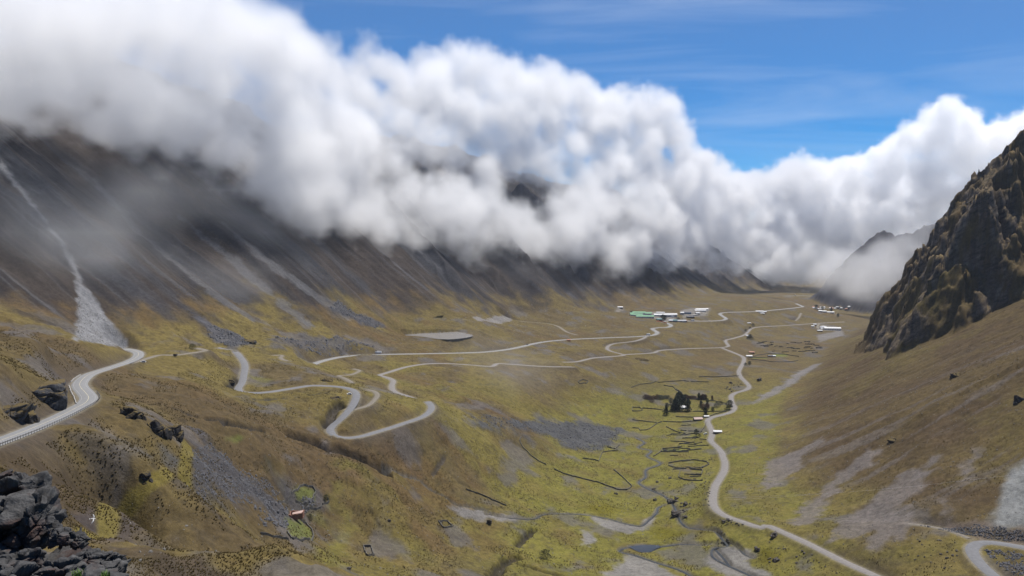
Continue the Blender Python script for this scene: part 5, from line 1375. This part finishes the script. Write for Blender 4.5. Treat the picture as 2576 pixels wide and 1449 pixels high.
# sports court
P = [ground_at(*p) for p in cg([(1865, 268), (2000, 250), (2140, 268), (2030, 288)])]
zc_ = max(p[2] for p in P) + .3
o = link('sports_court', mesh_from('sports_court', [(p[0], p[1], zc_) for p in P] + [(p[0], p[1], zc_ - 3) for p in P], [(0, 3, 2, 1), (0, 1, 5, 4), (1, 2, 6, 5), (2, 3, 7, 6), (3, 0, 4, 7)]), conc); tag(o, 'pale concrete sports court beside the village road', 'court')
# factory and scattered farms
x, y, z = ground_at(*ch([(1755, 640)])[0])
dome = empty('silo', (x, y, z)); tag(dome, 'grey dome roofed round store beside the white sheds', 'silo')
MB().tube([(0, 0, -1), (0, 0, 4.5)], [11, 11], 24).build('wall', MW['white'], dome)
MB().tube([(0, 0, 4.5), (0, 0, 6.5), (0, 0, 8.2), (0, 0, 9.2)], [11.5, 9.6, 6.0, .6], 24).build('roof', MR['grey'], dome)
for a, w, d, h, rh, rz, wl_, rf, lab, kw in (
        ((1930, 664), 46, 16, 6, 2.6, -.12, 'white', 'white', 'long white shed at the foot of the right hand crag', dict(win=7, cat='shed', name='shed')),
        ((1790, 650), 26, 8, 3, 1.2, -.10, 'white', 'white', 'low white shed in front of the dome roofed store', dict(win=4, cat='shed', name='shed')),
        ((1540, 602), 9, 6, 3, 1.2, 0, 'white', 'white', 'white hut left of the dome roofed store', {}), ((1680, 692), 14, 6, 3, 1.3, 0, 'stone', 'tin', 'tin roofed hut below the dome roofed store', {}),
        ((1580, 568), 10, 6, 3, 1.2, 0, 'stone', 'tin', 'grey hut up the lane from the dome roofed store', {}),
        ((480, 312), 22, 8, 3.4, 1.8, -.1, 'white', 'white', 'white roofed roadside farmhouse under the straight far highway', {}), ((575, 318), 12, 7, 3, 1.4, -.1, 'adobe', 'tin', 'brown farm shed right of the roadside farmhouse', {}), ((540, 345), 12, 6, 2.4, 1.2, -.2, 'stone', 'white', 'low white shed just below the roadside farmhouse', {}),
        ((245, 792), 10, 6, 2.8, 1.2, .05, 'white', 'white', 'white hut with dark bushes beside the lane', {}), ((270, 540), 10, 5, 2.4, 1.0, .1, 'stone', 'tin', 'lone hut on the slope above the lane bend', {}),
        ((320, 1132), 11, 6, 3, 1.6, .03, 'adobe', 'rust', 'orange adobe house beyond the road fork', {}), ((270, 1205), 12, 6, 2.6, 1.5, .03, 'stone', 'white', 'white roofed house right of the road fork', {}),
        ((690, 1200), 10, 6, 2.6, 1.4, .05, 'stone', 'dark', 'dark roofed stone house between the field walls', {}), ((755, 1198), 9, 5, 2.4, 1.2, .05, 'stone', 'tin', 'pale tin roofed hut right of the dark stone house', {})):
    H(ch([a])[0], w, d, h, rh, rz, wl_, rf, lab, **kw)
H(c3([(1555, 828)])[0], 7, 5, 2.2, 1.2, 0, 'adobe', 'rust', 'small rusty hut beside the long valley highway')
gv = random.Random(9)
for a, w, lab in (((1735, 308), 26, 'white longhouse in front of the far village'), ((1895, 326), 24, 'low white longhouse right of the tree at the far village'), ((1690, 300), 12, 'grey house left of the white longhouse')):
    H(ch([a])[0], w, 9, 3.6, 2, 0, 'white', 'white' if 'white' in lab else 'grey', lab, win=4)
for k in range(22):
    a = (gv.uniform(1560, 2300), 0); a = (a[0], 232 + gv.uniform(-18, 34) + (a[0] - 1560) * -.012)
    wl_, rf = gv.choice([('white', 'tin'), ('adobe', 'rust'), ('grey', 'tin'), ('stone', 'thatch'), ('white', 'white'), ('adobe', 'thatch')])
    H(ch([a])[0], gv.uniform(9, 15), gv.uniform(6, 8), 3.2, 1.6, gv.uniform(-.3, .3), wl_, rf, 'small house of the far village below the misty slopes', grp='houses of the far village')

# ------------------------------------------------------------------ trees and bushes
bark = mat('bark', (.075, .055, .040), .9, .25, 2.0)
LEAF = {k: mat('foliage_' + k, c, .8, .45, .55, detail=3) for k, c in dict(dark=(.026, .036, .014), olive=(.050, .058, .020), red=(.085, .048, .030), grey=(.090, .095, .070), bush=(.060, .062, .024)).items()}
def crown_mesh(kind, seed):
    g = np.random.default_rng(seed); V = []; Fc = []
    n_ = 900
    for i in range(n_):
        t_ = g.uniform(0, 1)
        if kind == 'column': z = .10 + .90 * t_; r_ = .19 * (1 - t_) ** .45 * (1 + .35 * math.sin(9 * t_ + seed)) + .02
        elif kind == 'cone': z = .06 + .94 * t_; r_ = .30 * (1 - t_) ** .9 * (1 + .25 * math.sin(23 * t_)) + .015
        elif kind == 'broad': z = .22 + .78 * t_; r_ = .36 * math.sqrt(max(0, 1 - (2 * t_ - .9) ** 2 * .8))
        else: z = .05 + .85 * t_; r_ = .62 * math.sqrt(max(0, 1 - t_ ** 2))
        a = g.uniform(0, 6.283); lump = 1 + .28 * math.sin(3 * a + 7 * t_ + seed) + .15 * math.sin(7 * a - 11 * t_)
        rr = r_ * lump * g.uniform(0, 1) ** .35
        c = np.array([math.cos(a) * rr, math.sin(a) * rr, z + g.normal(0, .015)])
        u = g.normal(size=3); u /= np.linalg.norm(u); v = np.cross(u, g.normal(size=3)); v /= np.linalg.norm(v); s = g.uniform(.022, .05)
        k = len(V); V += [c + u * s, c + v * s * .8, c - u * s * .7, c - v * s * .8]; Fc.append((k, k + 1, k + 2, k + 3))
    return mesh_from('crown', V, Fc)
def trunk_mesh(kind, seed):
    m_ = MB(); g = random.Random(seed)
    m_.tube([(0, 0, -.05), (.004, 0, .2), (0, .01, .5), (.01, 0, .85)], [.028, .020, .013, .004], 7)
    for i in range(5):
        a = g.uniform(0, 6.28); z = .2 + .12 * i
        m_.tube([(0, 0, z), (math.cos(a) * .09, math.sin(a) * .09, z + .07), (math.cos(a) * .15, math.sin(a) * .15, z + .15)], [.010, .007, .003], 5)
    return mesh_from('trunk', m_.V, m_.F)
PROTO = {}
def tree(p, kind, leaf, h, lab, grp=None, cat='tree', wide=1.0):
    k = (kind, leaf, random.randrange(3)) if kind != 'bush' else (kind, leaf, 0)
    x, y, z = ground_at(*p)
    nm = {'column': 'columnar_tree', 'cone': 'conifer_tree', 'broad': 'broadleaf_tree', 'bush': 'bush'}[kind]
    if k not in PROTO:
        o = empty(nm, (0, 0, 0)); c = link('crown', crown_mesh(kind, hash(k[2]) + len(PROTO)), LEAF[leaf], o); t_ = link('trunk', trunk_mesh(kind, len(PROTO)), bark, o)
        PROTO[k] = o
    else: o = copy_tree(PROTO[k])
    o.location = (x, y, z - .1); o.scale = (h * wide, h * wide, h); o.rotation_euler = (0, 0, random.uniform(0, 6.28))
    return tag(o, lab, cat, grp)
for a, kd, lf_, h, lab in (((675, 565), 'cone', 'dark', 16, 'tall dark conifer standing alone in front of the farm wood'), ((1110, 480), 'column', 'dark', 19, 'tall dark tree just right of the white roofed farmhouse'), ((1457, 575), 'column', 'dark', 13, 'dark slim tree behind the tiny white roofed shed'),
        ((1945, 445), 'broad', 'dark', 14, 'big round dark tree at the valley road bend'), ((1895, 470), 'bush', 'dark', 7, 'dark bush at the foot of the big round tree'), ((1370, 410), 'column', 'dark', 11, 'slim dark tree at the left of the paddock trees'),
        ((1497, 400), 'column', 'olive', 11, 'slim olive tree behind the reddish paddock trees'), ((1420, 480), 'broad', 'red', 11, 'left one of two reddish trees in the paddock'), ((1490, 475), 'broad', 'red', 11, 'right one of two reddish trees in the paddock'),
        ((1605, 485), 'broad', 'olive', 7, 'low round olive tree right of the reddish paddock trees'), ((1690, 400), 'bush', 'grey', 9, 'wide grey bush in the right half of the paddock'), ((1770, 345), 'bush', 'olive', 6, 'small bush in the upper right corner of the paddock'),
        ((775, 345), 'broad', 'grey', 10, 'upper one of two pale grey trees left of the farm wood'), ((690, 430), 'broad', 'grey', 9, 'lower one of two pale grey trees left of the farm wood'), ((1595, 265), 'column', 'red', 8, 'lone small reddish tree on the far paddock wall'),
        ((1500, 275), 'bush', 'dark', 5, 'dark bush left of the lone reddish tree on the far wall'), ((1330, 250), 'column', 'dark', 11, 'tallest slim tree of the row on the far paddock wall'),
        ((1280, 975), 'broad', 'dark', 9, 'small dark tree standing between the two parallel walls'), ((1345, 990), 'bush', 'dark', 4, 'dark bush right of the small tree between the parallel walls'), ((395, 300), 'bush', 'red', 7, 'lone reddish bush below the reddish hedge row')):
    tree(cf([a])[0], kd, lf_, h, lab, wide=1.25 if kd == 'column' else 1.0, cat='bush' if kd == 'bush' else 'tree')
for a, h in (((830, 470), 15), ((870, 440), 18), ((900, 480), 17), ((850, 400), 15), ((915, 400), 19), ((930, 330), 18), ((960, 320), 17), ((990, 340), 16), ((895, 300), 15), ((1040, 350), 13), ((945, 460), 14), ((1010, 350), 12), ((800, 480), 11), ((925, 260), 14), ((965, 275), 14)):
    tree(cf([a])[0], 'column' if h > 15 else 'cone', 'dark', h, 'dark evergreen of the farm wood beside the white roofed farmhouse', 'farm wood', wide=1.2)
for a in (1370, 1400, 1425, 1450, 1470): tree(cf([(a, 255)])[0], 'column', 'red', random.uniform(7.5, 10.5), 'slim reddish tree of the close row on the far paddock wall', 'row on the far wall', wide=1.3)
for k in range(15): tree(cf([(260 + k * 33, 232 + random.uniform(-12, 14))])[0], 'bush', 'red' if k < 8 else 'grey', random.uniform(5.5, 8), 'reddish bush of the hedge row west of the farm wood' if k < 8 else 'greyish bush of the hedge row west of the farm wood', 'western hedge row', 'bush')
for k in range(12): tree(cf([(970 + k * 27, 228 + k * .9)])[0], 'bush', 'dark' if k < 4 else 'red', random.uniform(5.5, 8), 'dark bush of the hedge behind the farm wood' if k < 4 else 'brownish bush of the hedge behind the farm wood', 'hedge behind the farm wood', 'bush')
for k in range(9): tree(cf([(700 + k * 50, 505 + random.uniform(-6, 6))])[0], 'bush', 'olive', random.uniform(2.5, 4), 'low green bush along the wall in front of the farmhouse', 'bushes along the front wall', 'bush')
for a, kd, lf_, h, lab in (((1612, 255), 'broad', 'dark', 17, 'leftmost tree at the far village'), ((1732, 270), 'broad', 'dark', 14, 'dark tree above the white longhouse of the far village'), ((1912, 312), 'column', 'dark', 18, 'dark tree behind the low white longhouse'),
        ((2045, 412), 'broad', 'dark', 13, 'single dark tree in the fields left of the crag foot'), ((290, 850), 'broad', 'dark', 13, 'dark tree below the white hut on the lane'), ((250, 850), 'bush', 'dark', 8, 'dark bush left of the tree below the white hut'), ((330, 860), 'bush', 'grey', 9, 'pale bush right of the tree below the white hut'),
        ((350, 590), 'bush', 'dark', 9, 'green bush at the lane bend'), ((290, 640), 'bush', 'dark', 7, 'lower dark bush at the lane bend'), ((200, 695), 'bush', 'dark', 7, 'dark bush left of the lane on the slope'), ((280, 1375), 'broad', 'dark', 9, 'dark green tree right of the valley road below the fork'), ((200, 1368), 'bush', 'dark', 6, 'dark hedge bush between the road and the green tree')):
    tree(ch([a])[0], kd, lf_, h, lab, cat='bush' if kd == 'bush' else 'tree', wide=1.4 if kd == 'column' else 1.0)
tree(cg([(1215, 410)])[0], 'broad', 'dark', 16, 'dark tree crown in the middle of the upper village'); tree(cg([(1260, 408)])[0], 'broad', 'dark', 13, 'smaller dark tree right of the village tree')
tree(cg([(1600, 385)])[0], 'bush', 'bush', 8, 'green bush above the row house roof', cat='bush'); tree(cg([(430, 230)])[0], 'bush', 'dark', 8, 'dark bush at the left end of the school', cat='bush')
for a, h, lab in ((c6([(520, 870)])[0], 3.4, 'dark bush right of the ruined farm'), (c6([(680, 690)])[0], 4.5, 'brown bush in the small broken pen'), (c1([(1920, 395)])[0], 6, 'dark bush beside the gravel side track'), (c7([(290, 1270)])[0], 8, 'large olive bush near the bottom edge left of the pond')):
    tree(a, 'bush', 'bush', h, lab, cat='bush')

# ------------------------------------------------------------------ vehicles
glass = mat('vehicle_glass', (.02, .025, .03), .1, .05, 2.0, spec=.6); rub = mat('tyre_rubber', (.02, .02, .02), .9, .1, 3.0)
PAINT = {k: mat('paint_' + k, c, .35, .05, 1.0, spec=.5) for k, c in dict(white=(.75, .75, .75), dark=(.03, .03, .035), silver=(.5, .5, .52)).items()}
def wheels(o, xs, tr, r_):
    for x in xs:
        for s in (-1, 1):
            w_ = MB().tube([(x, s * tr - .11, r_), (x, s * tr + .11, r_)], [r_, r_], 14).build('wheel', rub, o)
def vehicle(p, kind, col, rz, lab, cat):
    x, y, z = ground_at(*p)
    o = empty({'car': 'car', 'van': 'van', 'truck': 'truck'}[kind], (x, y, z + .25), rz); tag(o, lab, cat)
    if kind == 'truck':
        MB().box((1.2, 0, 2.3), (6.4, 2.5, 2.7)).build('cargo_box', PAINT[col], o); MB().box((0, 0, .8), (9.0, 1.0, .3)).build('chassis', rub, o)
        m_ = MB(); m_.box((-3.2, 0, 1.75), (2.0, 2.4, 2.1), .92); m_.build('cab', PAINT['silver'], o)
        MB().box((-4.12, 0, 2.2), (.16, 2.0, .8)).build('windscreen', glass, o); wheels(o, (-3.2, 1.6, 3.2), 1.1, .5)
    else:
        hh = 1.1 if kind == 'car' else 1.5; Lh = 4.3 if kind == 'car' else 5.2
        m_ = MB(); m_.box((0, 0, .72), (Lh, 1.78, .75), .96); m_.build('body', PAINT[col], o)
        MB().box((.3 if kind == 'car' else .5, 0, 1.09 + hh * .25), (Lh * (.56 if kind == 'car' else .78), 1.6, hh * .5 + .02), .84).build('window', glass, o)
        MB().box((.3 if kind == 'car' else .5, 0, 1.12 + hh * .5), (Lh * (.46 if kind == 'car' else .68), 1.4, .08 if kind == 'car' else .3)).build('roof', PAINT[col], o)
        wheels(o, (-Lh * .31, Lh * .31), .78, .33)
    return o
vehicle(cf([(1460, 948)])[0], 'van', 'white', .25, 'white van parked left of the valley road', 'van')
vehicle(cg([(845, 772)])[0], 'truck', 'white', .15, 'white truck at the junction of the loop road and highway', 'truck')
vehicle(cg([(1955, 410)])[0], 'truck', 'white', .05, 'white truck on the village street', 'truck')
vehicle(cg([(1345, 312)])[0], 'truck', 'silver', .2, 'silver truck parked in the yard in front of the long white hall', 'truck')
vehicle(cg([(1440, 318)])[0], 'truck', 'white', -.2, 'white truck parked in the yard right of the silver truck', 'truck')
vehicle(c3([(1140, 868)])[0], 'car', 'dark', .2, 'dark car on the long valley highway', 'car')
vehicle(c2([(1715, 442)])[0], 'truck', 'white', .0, 'white truck on the valley highway near its left end', 'truck')
vehicle(c4([(2010, 249)])[0], 'truck', 'white', .0, 'white lorry on the distant road below the mist', 'truck')
vehicle(c2([(1425, 850)])[0], 'car', 'white', .4, 'white car pulled over beside the old road hairpin', 'car')
vehicle(c1([(1430, 530)])[0], 'car', 'white', .2, 'white car on the gravel turnout beside the highway', 'car')

# ------------------------------------------------------------------ power cable across the right slope
cab = mat('cable', (.55, .55, .53), .5, .05, 1.0)
for k, (pts, lab) in enumerate(((c8([(-420, 670), (0, 652), (620, 622), (1100, 588), (1540, 545), (2380, 450), (2900, 380)]), 'pale power cable strung across the right hand scree'), (c8([(-420, 690), (0, 668), (620, 628)]), 'second lower pale cable at the left of the scree'))):
    W3 = []
    for i, p in enumerate(pts):
        gx = ground_at(*p); W3.append(at_y(p[0], p[1], gx[1] - 9))
    o = MB().tube(W3, .045, 5).build('power_cable', cab); tag(o, lab, 'cable')
